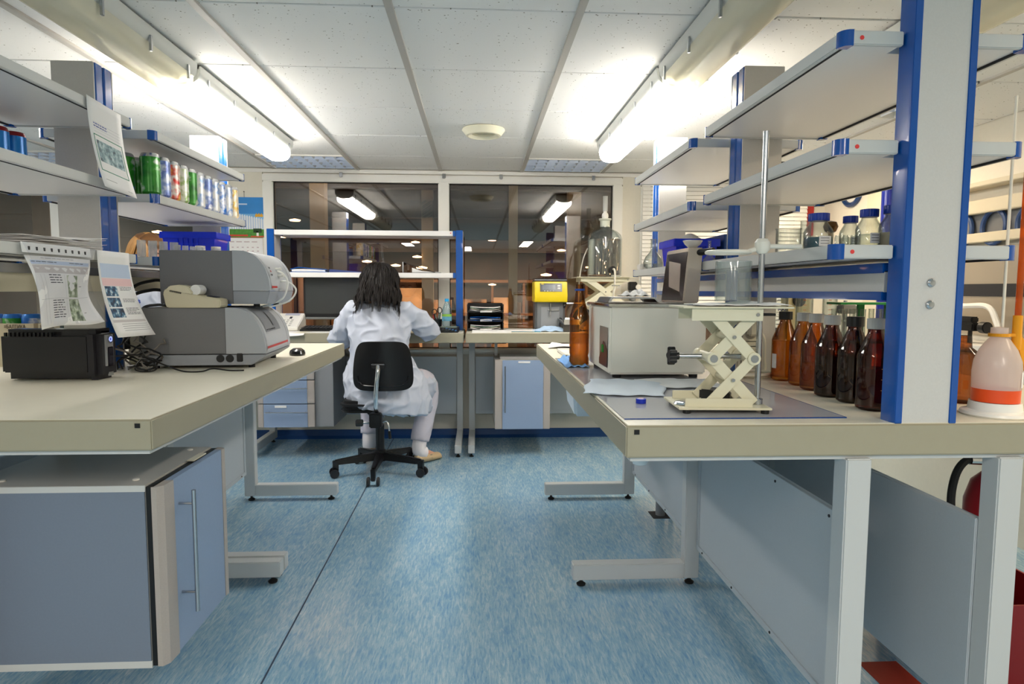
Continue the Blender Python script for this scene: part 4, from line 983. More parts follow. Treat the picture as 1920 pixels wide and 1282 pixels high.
MB().box(-.185, -.135, 0, .023, .003, .466).build('door_strip', M_cabs, d, .003); MB().box(.138, .185, 0, .023, .003, .466).build('door_strip', M_cabs, d, .003)
h = MB().cyl((-.118, -.03, .12), (-.118, -.03, .43), .0045, 10).build('handle', M_steel, d, smooth=True)
for z in (.15, .40): MB().cyl((-.118, -.03, z), (-.118, 0, z), .003, 8).build('handle_stem', M_steel, h)
MB().box(-.03, .05, -.003, 0, .448, .460).build('name_plate', M_paper, d)
for x in (-.17, .15): MB().box(x-.01, x+.01, .3, .34, .468, .581).build('hanger', M_leg, t)
t = thing('paper_stack', 'white papers lying on top of the hung cabinet', 'papers', (.30, 4.40, .6605))
for k in range(5):
    o = MB().box(-.15, .15, -.11, .11, .003*k, .003*k+.002).build('page', M_paper, t); o.rotation_euler.z = random.uniform(-.06, .06)
# sink basin, trap and pipes below the right bench
t = thing('sink_basin', 'pale plastic sink basin under the far end of right bench', 'basin', (.58, 2.99, .762))
MB().hexa([(-.14, -.13, -.215), (.14, -.13, -.215), (.14, .12, -.19), (-.14, .12, -.19)], [(-.16, -.16, 0), (.16, -.16, 0), (.16, .15, 0), (-.16, .15, 0)]).build('basin', mat('basin_white', '#d9e6f0', .3), t, .012)
t = thing('drain_trap', 'grey plastic drain cup under the near edge of right bench', 'trap', (.39, 1.5, .762))
MB().lathe([(.018, 0), (.018, -.02), (.023, -.02), (.023, -.045), (.016, -.058), (0, -.062), ], 22).build('cup', mat('trap_grey', '#c9d3da', .4), t, smooth=True)
t = thing('floor_drain_pipe', 'grey waste pipe rising from floor behind the right panel', 'pipe', (.925, 3.09, 0))
MB().cyl((-.012, 0, 0), (-.012, 0, .72), .024, 16).build('pipe', mat('pipe_grey', '#7b7f86', .4), t, smooth=True); MB().cyl((.045, .01, 0), (.045, .01, .72), .011, 12).build('pipe', M_white, t, smooth=True)
MB().box(-.06, .08, -.05, .05, 0, .003).build('floor_plate', M_dark, t)

# clear sheet laid on the bench
M_mat_ = mat('bench_mat', '#bfc1c8', .08, spec=.6)
o = MB().box(.318, .815, 1.362, 2.62, BT, BT+.002).build('bench_mat', M_mat_, None); tag(o, 'glossy grey plastic sheet covering the right bench top', 'mat')
MB().box(.318, .815, 1.360, 1.3625, BT, BT+.0025).build('mat_edge', M_bluedk, o); MB().box(.815, .8165, 1.36, 2.62, BT, BT+.0025).build('mat_edge', M_bluedk, o)
ZM = BT+.0025
# water bath
t = thing('water_bath', 'white water bath with steel rim on the right bench', 'water bath', (.565, 2.185, ZM))
MB().box(-.15, .16, -.19, .20, .012, .228).build('housing', mat('bath_white', '#f0efe4', .4), t, .006)
MB().box(-.156, .166, -.196, .206, .228, .236).build('rim', M_chrome, t, .002)
MB().box(-.13, .14, -.17, .18, .236, .238).build('well_cover', mat('bath_dark', '#4a4640', .3, .6), t)
MB().add([(-.1515, -.165, .16), (-.1515, -.03, .16), (-.1515, -.03, .03), (-.1515, -.165, .03)], [(0, 1, 2, 3)]).build('side_recess', mat('recess_steel', '#a8a49a', .3, .5), t)
MB().add([(-.153, -.165, .09), (-.153, -.10, .115), (-.153, -.03, .05), (-.153, -.03, .032), (-.153, -.165, .032)], [(0, 1, 2, 3, 4)]).build('side_panel', mat('recess_brown_reflection', '#5a3428', .3), t)  # brown reflection in the steel recess, painted as a flat patch
MB().box(-.156, -.152, -.105, -.08, .075, .10).build('green_switch', mat('green_led', '#1a9a38', .3), t, .001)
for x in (-.12, .13):
    for y in (-.16, .17): MB().cyl((x, y, 0), (x, y, .013), .014, 14).build('foot', M_rubber, t)
t = thing('steel_tray', 'shallow steel tray with crumpled tissue on the water bath', 'tray', (.50, 2.13, ZM+.239))
MB().prism([(-.085, 0), (-.075, .018), (.07, .018), (.085, 0), (.078, 0), (.066, .013), (-.07, .013), (-.078, 0)], -.10, .10, 'y').build('tray', M_steel, t, .002)
o = crumple('tissue', 'crumpled white tissue lying on steel tray of the bath', .51, 2.09, ZM+.2575, .09, .08, .018, M_paper, 9)
t = thing('bath_lid', 'steel gable lid with black knob standing on the water bath', 'lid', (.705, 2.24, ZM+.237))
MB().hexa([(-.018, -.12, 0), (.035, -.12, 0), (.035, .10, 0), (-.03, .10, 0)], [(-.004, -.125, .185), (.045, -.125, .185), (.045, .095, .185), (-.012, .095, .185)]).build('shell', mat('lid_steel', '#d6ccc0', .25, .7), t, .003)
MB().add([(-.0185, -.112, .008), (-.0305, .092, .008), (-.0135, .088, .172), (-.0065, -.118, .172)], [(0, 1, 2, 3)]).build('dark_reflection', mat('lid_dark_reflection', '#2e2928', .16, .6), t)  # dark reflection in the steel, painted as a face colour
MB().cyl((.02, -.10, .168), (.065, -.17, .172), .011, 16).build('knob', M_black, t, .002)
t = thing('porcelain_dish', 'small white dish resting upon the steel lid top', 'dish', (.725, 2.15, ZM+.4225))
MB().lathe([(0, .0), (.012, .0), (.026, .012), (.033, .024), (.031, .025), (.022, .013), (0, .004)], 24).build('bowl', mat('porcelain', '#e9e3de', .2), t, smooth=True)
# tall amber bottle and tissues
M_amb = thin('amber_glass', '#f7da90', '#a8702a', 1.5)
M_ambdk = thin('amber_glass_dark', '#ebc67e', '#86501a', 1.5)
M_ambliq = thin('amber_liquid', '#fbeec8', '#f0d088', .3, .42, '#fff0a0')
t = thing('tall_amber_bottle', 'tall amber plastic bottle without cap beside water bath', 'bottle', (.371, 2.33, ZM))
MB().lathe([(0, .004), (.028, .0), (.036, .008), (.036, .03), (.033, .04), (.036, .05), (.036, .185), (.030, .205), (.021, .235), (.0165, .265), (.0145, .275), (.0145, .30), (.0125, .30), (.0125, .275), (.018, .235), (.033, .19), (.033, .01), (0, .006)], 28).build('glass', M_amb, t, smooth=True)
MB().lathe([(0, .009), (.032, .009), (.032, .12), (0, .12)], 24).build('liquid', M_ambliq, t, smooth=True)
MB().lathe([(.0148, .277), (.0185, .277), (.0185, .284), (.0148, .284)], 20).build('neck_ring', mat('ring_blue', '#2452a8', .4), t)
crumple('tissue', 'bright blue crumpled tissue under the tall amber bottle', .357, 2.41, ZM, .085, .26, .022, mat('tissue_bright', '#7fb0ec', .8), 4)
crumple('tissue', 'large pale blue paper towel spread before the water bath', .42, 1.80, ZM, .22, .30, .008, M_tisw, 5, -.25)
crumple('tissue', 'white paper towel half under the pale blue one', .60, 1.87, ZM, .22, .18, .006, mat('tissue_white', '#eceff1', .8), 6)
def ff(u, v): return (.335+.15*u+.05*v, 3.06+.26*v, BT+.003+.012*max(0, sin(u*3+v*2))*.8)
sheet('folded_sheet', 'folded white sheet at the far end of the right bench', ff, 8, 6)
t = thing('white_tray', 'flat white tray on the right bench beyond the amber bottle', 'tray', (.42, 2.79, BT))
MB().box(-.055, .08, -.16, .15, 0, .006).build('base', M_pvc, t, .002)
for x in (-.055, .075): MB().box(x, x+.005, -.16, .15, .006, .014).build('side', M_pvc, t)
for y in (-.16, .145): MB().box(-.055, .08, y, y+.005, .006, .014).build('side', M_pvc, t)
t = thing('blue_screw_cap', 'blue screw cap lying on the sheet at the bench front', 'cap', (.403, 1.55, ZM))
MB().lathe([(0, .012), (.010, .012), (.0125, .011), (.0125, .0), (.010, .0)], 24).build('cap', mat('cap_blue', '#1733b8', .35), t, smooth=True)
MB().lathe([(0, .0125), (.007, .0125), (.007, .0122)], 16).build('liner', mat('cap_liner', '#c9a0a0', .5), t)

# front lab jack with stand rod, ring and beaker
def jack2(label, loc, rot, bx, by, chx, xo, h, px, py, chtop, knobx=None, kr=.02):
    t = thing('lab_jack', label, 'lab jack', loc, rot)
    MB().box(bx[0], bx[1], by[0], by[1], .009, .014).build('base_plate', M_jack, t, .001)
    cy0, cy1 = by[0]+.015, by[1]-.02
    for y in (cy0, cy1): MB().box(chx[0], chx[1], y-.0015, y+.0015, .014, .033).build('base_channel', M_jack, t)
    for x in (bx[0]+.02, bx[1]-.012):
        for y in (by[0]+.012, by[1]-.012): MB().cyl((x, y, 0), (x, y, .0095), .009, 12).build('foot', M_rubber, t)
    MB().box(px[0], px[1], py[0], py[1], h-.004, h).build('top_plate', M_jack, t, .001)
    for y in (cy0, cy1): MB().box(chtop[0], chtop[1], y-.0015, y+.0015, h-.032, h-.004).build('top_channel', M_jack, t)
    zb, zt = .026, h-.02; zm = (zb+zt)/2; W = .011*kr/.02
    for s, y in ((-1, cy0), (1, cy1)):
        for (xa, za), (xb, z2), dy in (((-xo, zb), (xo, zm), .004), ((xo, zb), (-xo, zm), .009), ((-xo, zm), (xo, zt), .009), ((xo, zm), (-xo, zt), .004)):
            v = Vector((xb-xa, 0, z2-za)).normalized(); n = Vector((-v.z, 0, v.x))*W
            a = Vector((xa, 0, za))-v*.008; b = Vector((xb, 0, z2))+v*.008
            MB().prism([((a+n).x, (a+n).z), ((b+n).x, (b+n).z), ((b-n).x, (b-n).z), ((a-n).x, (a-n).z)], y-s*dy, y-s*(dy+.0035), 'y').build('link', M_jack, t, .0006)
        for zz in ((zb+zm)/2, (zm+zt)/2): MB().cyl((0, y-s*.012, zz), (0, y+s*.001, zz), .004, 12).build('pivot', M_steel, t)
        for x in (-xo, xo): MB().cyl((x, y-s*.018, zm), (x, y+s*.002, zm), W*1.15, 18).build('boss', M_jack, t, .001); MB().cyl((x, y, zm), (x, y+s*.0035, zm), W*.7, 16).build('bolt', M_steel, t)
    MB().cyl((chtop[1]-.012, cy0-.004, h-.018), (chtop[1]-.012, cy0, h-.018), .004, 12).build('rivet', M_steel, t)
    for x in (-xo, xo): MB().cyl((x, cy0+.015, zm), (x, cy1-.015, zm), W*.9, 14).build('cross_bar', M_jack, t, smooth=True)
    for zz in ((zb+zm)/2, (zm+zt)/2): MB().cyl((0, cy0+.012, zz), (0, cy1-.012, zz), W*.7, 14).build('cross_bar', M_jack, t, smooth=True)
    if knobx is not None:
        ym = (cy0+cy1)/2
        sp = MB().cyl((knobx, ym, zm), (xo-.004, ym, zm), .006, 14).build('spindle', M_steel, t, smooth=True)
        N = 48; r = [kr*(.82+.18*cos(5*2*pi*k/N)) for k in range(N)]
        MB().prism([(ym+r[k]*cos(2*pi*k/N), zm+r[k]*sin(2*pi*k/N)) for k in range(N)], knobx-.013, knobx+.004, 'x').build('knob', M_black, sp, .003)
        MB().cyl((knobx, ym, zm), (knobx+.012, ym, zm), .009, 14).build('knob_hub', M_black, sp)
    return t
jl = (.583, 1.47, ZM)
jk = jack2('cream scissor lab jack with black knob near the bench front', jl, -.06, (-.125, .085), (-.07, .085), (-.108, .045), .046, .2425, (-.12, .128), (-.065, .08), (-.098, .062), -.122, .023)
t = thing('ring_stand', 'tall steel rod with white ring clamp rising from lab jack plate', 'stand', (.654, 1.455, ZM+.0145))
MB().lathe([(0, 0), (.0125, 0), (.0125, .011), (.011, .013), (0, .013)], 24).build('foot', M_steel, t, smooth=True)
MB().cyl((.0, .0, .012), (.0, .0, .625), .0068, 18).build('rod', M_steel, t, smooth=True)
M_epoxy = mat('white_coating', '#ece8dc', .35)
c = MB().lathe([(0, -.02), (.010, -.018), (.017, -.008), (.017, .008), (.011, .016), (.0, .018)], 18, 0, 0, .367).build('clamp_boss', M_epoxy, t, smooth=True)
MB().tube([(-.075+.048*cos(2*pi*k/40), .012+.048*sin(2*pi*k/40), .352) for k in range(40)], .0045, 8, closed=True).build('ring', M_epoxy, c, smooth=True)
MB().cyl((-.03, .003, .354), (.0, .0, .365), .0055, 10).build('ring_arm', M_epoxy, c, smooth=True); MB().cyl((0, 0, .366), (.092, .0, .366), .0055, 10).build('clamp_screw', M_epoxy, c, smooth=True)
MB().box(-.012, .032, -.014, .012, .206, .212).build('support_plate', M_black, t, .001)
M_glass = thin('lab_glass', '#f8faf9', '#c6cccb', 1.7, .03)
def vessel(name, label, cat, loc, prof, m=None, group=None, w=.002, n=28, liq=None):
    t = thing(name, label, cat, loc, 0, group)
    inner = [(max(r-w, .0005), z) for r, z in reversed(prof) if z > w or r > w]
    inner = [(r, max(z, w+.001)) for r, z in inner]
    MB().lathe(list(prof)+inner+[(0, w+.001)], n).build('glass', m or M_glass, t, smooth=True)
    if liq:
        r, h, lm = liq; MB().lathe([(0, w+.002), (r, w+.002), (r, h), (0, h)], n).build('liquid', lm, t, smooth=True)
    return t
crumple('tissue', 'flat white paper towel on top of front lab jack plate', .60, 1.475, ZM+.2435, .21, .12, .007, M_paper, 8, -.06)
vessel('glass_cylinder', 'open thick clear glass cylinder standing on front lab jack', 'glass', (.600, 1.485, ZM+.253), [(0, 0), (.040, 0), (.041, .003), (.041, .092), (.0405, .094)], thin('frosted_glass', '#f6f8f8', '#dde6e4', 1.6, .10, '#f4f8f8', .08), None, .003)
t = thing('black_timer', 'black timer box lying inside the lab jack base', 'timer', (.575, 1.535, ZM+.0145), -.5)
MB().prism([(-.03, 0), (-.036, .02), (-.03, .024), (.045, .018), (.045, 0)], -.02, .02, 'y').build('case', M_black, t, .002)
MB().box(-.037, -.034, -.014, .014, .006, .017).build('display', mat('display_dark', '#1b1722', .1), t)
t = thing('metal_dish', 'shiny small metal dish on the lab jack base plate', 'dish', (.478, 1.455, ZM+.0145))
MB().lathe([(0, .007), (.012, .008), (.019, .006), (.022, .001), (.021, 0), (0, 0)], 28).build('dish', M_chrome, t, smooth=True)

# amber reagent bottles in a row
X6 = [.966, .972, .960, .943, .951, .940]; Y6 = [1.964, 1.861, 1.768, 1.657, 1.566, 1.463]
M_capg = mat('cap_grey', '#bdbebb', .45); M_ambn = thin('amber_near_black', '#cf9c6c', '#40200e', 1.5)
M_ambred = thin('amber_red', '#d6986c', '#6a2412', 1.5)
desc = ['farthest of six amber bottles, black cap and paper label', 'second amber bottle from the far end, grey cap, half full', 'third amber bottle from the far end, grey cap', 'very dark amber bottle with grey cap, fourth from far end', 'dark amber bottle with black cap beside the reddish one', 'nearest reddish amber bottle with grey cap by the post']
for k in range(6):
    t = thing('amber_bottle', desc[k], 'bottle', (X6[k], Y6[k], BT), 0, 'amber reagent bottles in a row on the right bench')
    g = [M_amb, M_amb, M_ambdk, M_ambn, M_ambn, M_ambred][k]
    MB().lathe([(0, .004), (.030, 0), (.037, .005), (.0385, .012), (.0385, .128), (.0365, .136), (.0185, .180), (.0165, .186), (.0165, .200), (.0145, .200), (.0145, .185), (.034, .136), (.0355, .127), (.0355, .012), (0, .006)], 32).build('glass', g, t, smooth=True)
    hl = [.125, .09, .075, .11, .12, .10][k]
    MB().lathe([(0, .008), (.035, .008), (.035, min(hl, .124)), (0 if hl < .1245 else .0345, hl), (0, hl)], 28).build('liquid', [M_ambliq, M_ambliq, M_ambliq, thin('dark_liquid', '#6a3a24', '#2a1008', .3, .35, '#5a2c18'), thin('dark_liquid', '#6a3a24', '#2a1008', .3, .35, '#5a2c18'), thin('red_liquid', '#b0482c', '#5a140c', .3, .45, '#b03a22')][k], t, smooth=True)
    cm = M_black if k in (0, 4) else M_capg
    cp = MB(); N = 40
    cp.prism([((.0205 if q % 2 else .0195)*cos(2*pi*q/N), (.0205 if q % 2 else .0195)*sin(2*pi*q/N)) for q in range(N)], .192, .217, 'z')
    cp.build('cap', cm, t, .0008, seg=1)
    if k == 0:
        MB().grid(lambda u, v: (.0390*cos(pi+.0+.5*u), .0390*sin(pi+.0+.5*u), .04+.045*v), 8, 1).build('paper_label', M_paper, t, smooth=True, ang=180)
    if k == 5:
        mk = MB()
        for z in (.05, .075, .10): mk.grid(lambda u, v, z=z: (.0389*cos(-1.75+.35*u), .0389*sin(-1.75+.35*u), z+.0015*v), 4, 1)
        mk.build('volume_mark', mat('mark_tan', '#b98d55', .6), t)

# sockets on the middle right post and their cable
t = thing('socket_box', 'cream double power socket on foot of the middle right post', 'socket', (.925, 2.151, .95))
M_sock = mat('socket_cream', '#d3cfbb', .45)
MB().box(-.036, .036, -.022, 0, -.09, .075).build('box', M_sock, t, .004)
for z in (.03, -.045):
    f = MB().box(-.030, .030, -.026, -.021, z-.03, z+.03).build('face', M_sock, t, .003)
    MB().lathe([(0, 0), (.02, 0), (.021, .003), (.018, .004), (0, .001)], 24).build('well', mat('socket_dark', '#9b978a', .5), f).matrix_local = Matrix.Translation((0, -.0255, z)) @ Matrix.Rotation(pi/2, 4, 'X')
MB().box(-.015, .02, -.055, -.026, .02, .065).build('plug', M_sock, t, .006)
M_cabw = mat('cable_cream', '#ddd8c6', .5)
cable('cream mains cable coiled on the bench below the socket box', [(.93, 2.11, .99), (.95, 2.08, .97), (.955, 2.08, .90), (.95, 2.07, .856), (.90, 2.05, .849), (.86, 2.02, .848), (.90, 1.99, .848), (.955, 2.02, .848), (.95, 2.07, .849), (.88, 2.09, .849), (.84, 2.03, .849), (.90, 1.975, .856), (.96, 2.03, .856), (.88, 2.08, .858), (.80, 2.02, .847), (.76, 2.05, .847)], .005, M_cabw)

# lowest near right shelf
ZS = 1.2205
vessel('glass_beaker', 'clear glass beaker on lowest near right shelf', 'beaker', (.862, 1.755, ZS), [(0, 0), (.030, 0), (.033, .004), (.033, .07), (.035, .074)], None, None, .0018)
vessel('measuring_cylinder', 'narrow glass cylinder standing beside the beaker', 'cylinder', (.882, 1.70, ZS), [(0, 0), (.013, 0), (.0135, .003), (.0135, .088), (.0145, .09)], None, None, .0015)
def schott(label, loc, r, h, liq, cap=True):
    t = thing('reagent_bottle', label, 'bottle', loc, 0, 'blue capped reagent bottles on lowest right shelf')
    MB().lathe([(0, .002), (r*.9, 0), (r, .005), (r, h*.5), (r*.92, h*.58), (r*.62, h*.74), (r*.58, h*.80), (r*.58, h*.9), (r*.52, h*.9), (r*.55, h*.74), (r*.88, h*.56), (r*.95, h*.5), (r*.95, .006), (0, .004)], 28).build('glass', M_glass, t, smooth=True)
    if liq: MB().lathe([(0, .006), (r*.94, .006), (r*.94, h*.36), (0, h*.36)], 24).build('liquid', liq, t, smooth=True)
    N = 48; R = r*.72
    MB().prism([((R if q % 2 else R*.95)*cos(2*pi*q/N), (R if q % 2 else R*.95)*sin(2*pi*q/N)) for q in range(N)], h*.80, h*1.0, 'z').build('cap', mat('cap_blue2', '#14389c', .35), t, .0006, seg=1)
    MB().grid(lambda u, v: (r*1.012*cos(-2.0+.9*u), r*1.012*sin(-2.0+.9*u), h*.12+h*.26*v), 8, 1).build('paper_label', M_paper, t, smooth=True, ang=180)
    pr_ = MB()
    for z in (.18, .25, .32): pr_.grid(lambda u, v, z=z: (r*1.02*cos(-1.9+.6*u), r*1.02*sin(-1.9+.6*u), h*z+.0012*v), 6, 1)
    pr_.build('print', M_ink, t)
    return t
M_teal = thin('teal_liquid', '#2f93a8', '#0d5266', .3, .5, '#12809a')
M_clearliq = thin('clear_liquid', '#eef2ee', '#b9c0bc', .5, .06)
schott('blue capped bottle holding teal liquid', (.842, 1.56, ZS), .0345, .092, M_teal)
schott('small blue capped clear bottle, left one behind the vials', (.905, 1.53, ZS), .024, .083, M_clearliq)
schott('blue capped clear bottle with paper label, middle of the three', (.905, 1.455, ZS), .028, .090, M_clearliq)
schott('blue capped bottle with beige contents right beside the post', (.945, 1.425, ZS), .031, .096, mat('beige_liquid', '#c9b698', .5))
for k in range(3): vessel('glass_vial', 'tiny clear glass vial beside the teal bottle, %s' % ['nearest the teal bottle', 'middle one', 'nearest the brass bulb'][k], 'vial', (.855+.017*k, 1.495-.004*k, ZS), [(0, 0), (.0075, 0), (.0075, .028), (.006, .031), (.006, .034)], None, 'vials on the lowest right shelf', .001, 14)
t = thing('brass_bulb', 'brown shiny bulb on short stem between vials and bottles', 'bulb', (.895, 1.60, ZS))
MB().cyl((0, 0, 0), (0, 0, .05), .005, 10).build('stem', mat('brass', '#b3813f', .25, .9), t); MB().lathe([(0, .045), (.013, .052), (.018, .065), (.014, .076), (0, .08)], 18).build('bulb', mat('bulb_brown', '#6a4a22', .15, .5), t, smooth=True)
# lowest far right shelf
bin_('blue plastic bin on the lowest far right shelf', (.865, 2.615, ZS), 0, .17, .20, .105)
t = thing('paper_pile', 'crumpled pale film heaped inside the right blue bin', 'film', (.865, 2.62, ZS+.006))
MB().grid(lambda u, v: (-.06+.12*u, -.07+.14*v, .09+.035*sin(pi*u)*sin(pi*v)+.008*sin(9*u+5*v)), 10, 10).build('film', mat('film_pale', '#dcd8d2', .3), t, smooth=True, solid=.001, ang=180)
MB().box(-.05, .05, -.06, .06, .0, .088).build('film_core', mat('film_pale', '#dcd8d2', .3), t)
t = thing('box_file', 'dark blue upright box file behind the right blue bin', 'box file', (.99, 2.62, ZS))
MB().box(-.02, .02, -.12, .10, 0, .125).build('case', M_bluedk, t, .002)
vessel('glass_flask', 'round bottomed clear glass flask at far shelf end', 'flask', (.805, 2.93, ZS), [(0, 0), (.03, 0), (.042, .012), (.045, .03), (.036, .055), (.017, .078), (.012, .09), (.012, .135), (.014, .138)], None, None, .0018)
vessel('volumetric_flask', 'slim volumetric flask between blue bin and middle post', 'flask', (.86, 2.36, ZS), [(0, 0), (.018, 0), (.024, .008), (.022, .02), (.008, .035), (.006, .045), (.006, .085), (.0075, .087)], None, None, .0015)
t = thing('plastic_block', 'white plastic block at the far left corner of right shelf', 'block', (.782, 3.03, ZS))
MB().box(-.02, .02, -.03, .03, 0, .028).build('block', M_pvc, t, .004)
vessel('petri_dish', 'flat glass dish with printed rim before the flask', 'dish', (.80, 2.79, ZS), [(0, 0), (.032, 0), (.033, .003), (.033, .018), (.034, .02)], None, None, .0018)

# second lab jack with carboy on the window desk
jack2('second cream lab jack under the big bottle on the window desk', (.885, 4.52, BT), 0, (-.17, .17), (-.12, .13), (-.15, .15), .12, .376, (-.205, .20), (-.13, .14), (-.175, .165), -.27, .035)
M_cg = thin('carboy_glass', '#f8fafa', '#e2e8e8', 1.8, .02)
t = thing('glass_carboy', 'big clear glass aspirator bottle with water on the far lab jack', 'bottle', (.893, 4.52, BT+.377))
MB().lathe([(0, .006), (.11, 0), (.12, .008), (.121, .02), (.121, .265), (.112, .295), (.085, .318), (.05, .334), (.037, .345), (.034, .36), (.034, .395), (.043, .40), (.043, .408), (.028, .408), (.028, .345), (.08, .312), (.114, .265), (.114, .02), (0, .012)], 40).build('glass', M_cg, t, smooth=True)
MB().lathe([(0, .014), (.1135, .014), (.1135, .262), (0, .262)], 40).build('water', mat('water', '#f6fafb', 0, trans=1, ior=1.33), t, smooth=True)
MB().lathe([(.0345, .35), (.0345, .392), (.0435, .400), (.0435, .409), (.028, .409)], 28).build('ground_neck', mat('ground_glass', '#cfd2c4', .6), t, smooth=True)
MB().lathe([(0, .395), (.018, .40), (.024, .425), (.022, .44), (.013, .452), (.012, .47), (0, .47)], 20).build('stopper', mat('stopper_white', '#f0efe9', .35), t, smooth=True)
MB().lathe([(0, .46), (.0165, .46), (.017, .56), (.0185, .565), (0, .565)], 20).build('stopper_tube', thin('etched_glass', '#f6f8f8', '#dfe8e6', 1.6, .5, '#fbfdfd', .1), t, smooth=True)
b = MB().cyl((.03, -.115, .048), (.03, -.15, .048), .024, 20).build('tap_bung', M_black, t, .003)
MB().tube(curve_pts([(.03, -.14, .048), (.035, -.165, .05), (.04, -.17, .02), (.04, -.17, -.07), (.035, -.165, -.12), (.025, -.15, -.19)]), .0065, 8).build('tap_hose', mat('hose_white', '#ded9cb', .4), b, smooth=True)
MB().box(.02, .075, -.178, -.160, -.064, -.058).build('hose_clip', M_steel, b, .001)
MB().tube(curve_pts([(-.125, -.02, .20), (-.15, .02, .12), (-.17, .04, -.02), (-.175, .04, -.2), (-.17, .03, -.34)]), .004, 6).build('vent_hose', mat('hose_white', '#ded9cb', .4), t, smooth=True)
t = thing('air_regulator', 'small grey air regulator with yellow hose on wall column', 'regulator', (1.165, 4.80, 1.17))
MB().lathe([(0, -.14), (.008, -.138), (.012, -.125), (.026, -.12), (.028, -.05), (.024, -.045), (0, -.045)], 18).build('bowl', mat('reg_grey', '#8f9398', .3, .4), t, smooth=True)
MB().box(-.03, .03, -.03, .03, -.045, .02).build('body', M_black, t, .006)
MB().lathe([(0, 0), (.02, 0), (.02, .01), (0, .012)], 18).build('gauge', M_pvc, t).matrix_local = Matrix.Translation((.035, -.031, -.02)) @ Matrix.Rotation(pi/2, 4, 'X')
MB().tube(curve_pts([(.03, 0, -.01), (.07, -.01, -.06), (.085, -.01, -.15), (.08, 0, -.26)]), .006, 8).build('hose', mat('hose_yellow', '#e0cf8a', .4), t, smooth=True)
cable('blue air hose arching behind tall amber bottle to the regulator', [(1.15, 4.77, 1.02), (.95, 4.73, 1.05), (.84, 4.66, 1.05), (.76, 4.60, 1.02), (.70, 4.62, .95), (.69, 4.66, .87)], .006, mat('hose_blue', '#2f74d6', .35), 'air_hose')
cable('white tube bending into the yellow connector on the window desk', [(.66, 4.62, .90), (.70, 4.60, .98), (.76, 4.58, 1.03), (.81, 4.56, 1.02), (.825, 4.56, .96), (.825, 4.57, .86)], .007, mat('hose_white', '#ded9cb', .4), 'hose')
t = thing('valve_block', 'black valve block with yellow connector behind amber bottle', 'valve', (.80, 4.66, BT))
MB().box(-.04, .05, -.03, .03, 0, .10).build('block', M_black, t, .006); MB().box(-.03, .03, -.02, .02, .10, .16).build('head', M_black, t, .006); MB().box(-.035, .03, -.03, .02, .16, .195).build('connector', M_yel, t, .004)

# right half of the bench: glassware, rack, jug
def cyl_glass(label, x, y, r, h, marks, mm):
    t = vessel('measuring_cylinder', label, 'cylinder', (x, y, BT), [(0, 0), (r*1.5, 0), (r*1.5, .006), (r, .012), (r, h-.004), (r*1.12, h)], None, None, .002)
    for z, s in marks: text('graduation', s, .022, mm, t, (-.004, -r-.001, z), (pi/2, 0, 0))
    gm = MB()
    for q in range(12): gm.box(-.02, -.008, -r-.001, -r-.0005, .05+q*.018, .0515+q*.018)
    gm.build('scale_marks', mm, t)
    return t
cyl_glass('large measuring cylinder marked 1000, right of the middle post', 1.12, 2.34, .036, .30, [(.262, '1000'), (.215, '900')], mat('mark_blue', '#27356e', .6))
cyl_glass('measuring cylinder with red scale behind the amber bottles', 1.20, 2.30, .03, .31, [(.26, '500')], mat('mark_red', '#c0562c', .6))
cyl_glass('measuring cylinder half hidden behind the black capped bottle', 1.33, 2.36, .026, .29, [], mat('mark_red', '#c0562c', .6))
t = thing('tube_rack', 'green test tube rack with glass tubes behind the near amber bottles', 'rack', (1.20, 1.95, BT))
M_rk = mat('rack_green', '#1f8a3a', .35)
for z in (.0, .12, .24): MB().box(-.09, .12, -.04, .04, z, z+.007).build('rack_plate', M_rk, t, .001)
MB().box(.01, .03, .03, .04, .007, .24).build('rack_post', M_rk, t); MB().box(.10, .12, -.04, .04, .007, .24).build('rack_post', M_rk, t)
k = 0
for r in range(2):
    for c in range(5):
        k += 1
        vessel('test_tube', 'glass test tube standing in the green rack, %s row, %s' % (['front', 'rear'][r], ['first', 'second', 'third', 'fourth', 'last'][c]), 'tube', (1.125+.035*c+(.017 if c > 2 else 0), 1.93+.04*r, BT+.008), [(0, 0), (.006, .001), (.008, .006), (.008, .215), (.009, .218)], None, 'test tubes in the green rack', .001, 12)
t = thing('steel_clamp', 'steel clamp head on a rod between cylinder and green rack', 'clamp', (1.255, 2.13, BT))
MB().box(-.05, .05, -.05, .05, 0, .012).build('foot', M_steel, t, .002); MB().cyl((0, 0, .012), (0, 0, .25), .006, 12).build('rod', M_steel, t)
MB().box(-.09, .05, -.012, .012, .178, .184).build('arm', M_steel, t, .001); MB().box(.01, .06, -.02, .02, .16, .19).build('jaw', M_steel, t, .003); MB().box(-.02, .03, -.02, .02, .205, .235).build('jaw', mat('slate2', '#8d8b86', .5), t, .003)
t = thing('pressure_gauge', 'cream gauge box with black dial, behind amber bottles', 'gauge', (1.27, 2.50, BT))
MB().box(-.05, .05, -.02, .03, 0, .30).build('box', mat('gauge_cream', '#e3d3a4', .5), t, .004)
MB().lathe([(0, 0), (.025, 0), (.025, .006), (0, .008)], 24).build('dial', M_black, t).matrix_local = Matrix.Translation((.0, -.021, .245)) @ Matrix.Rotation(pi/2, 4, 'X')
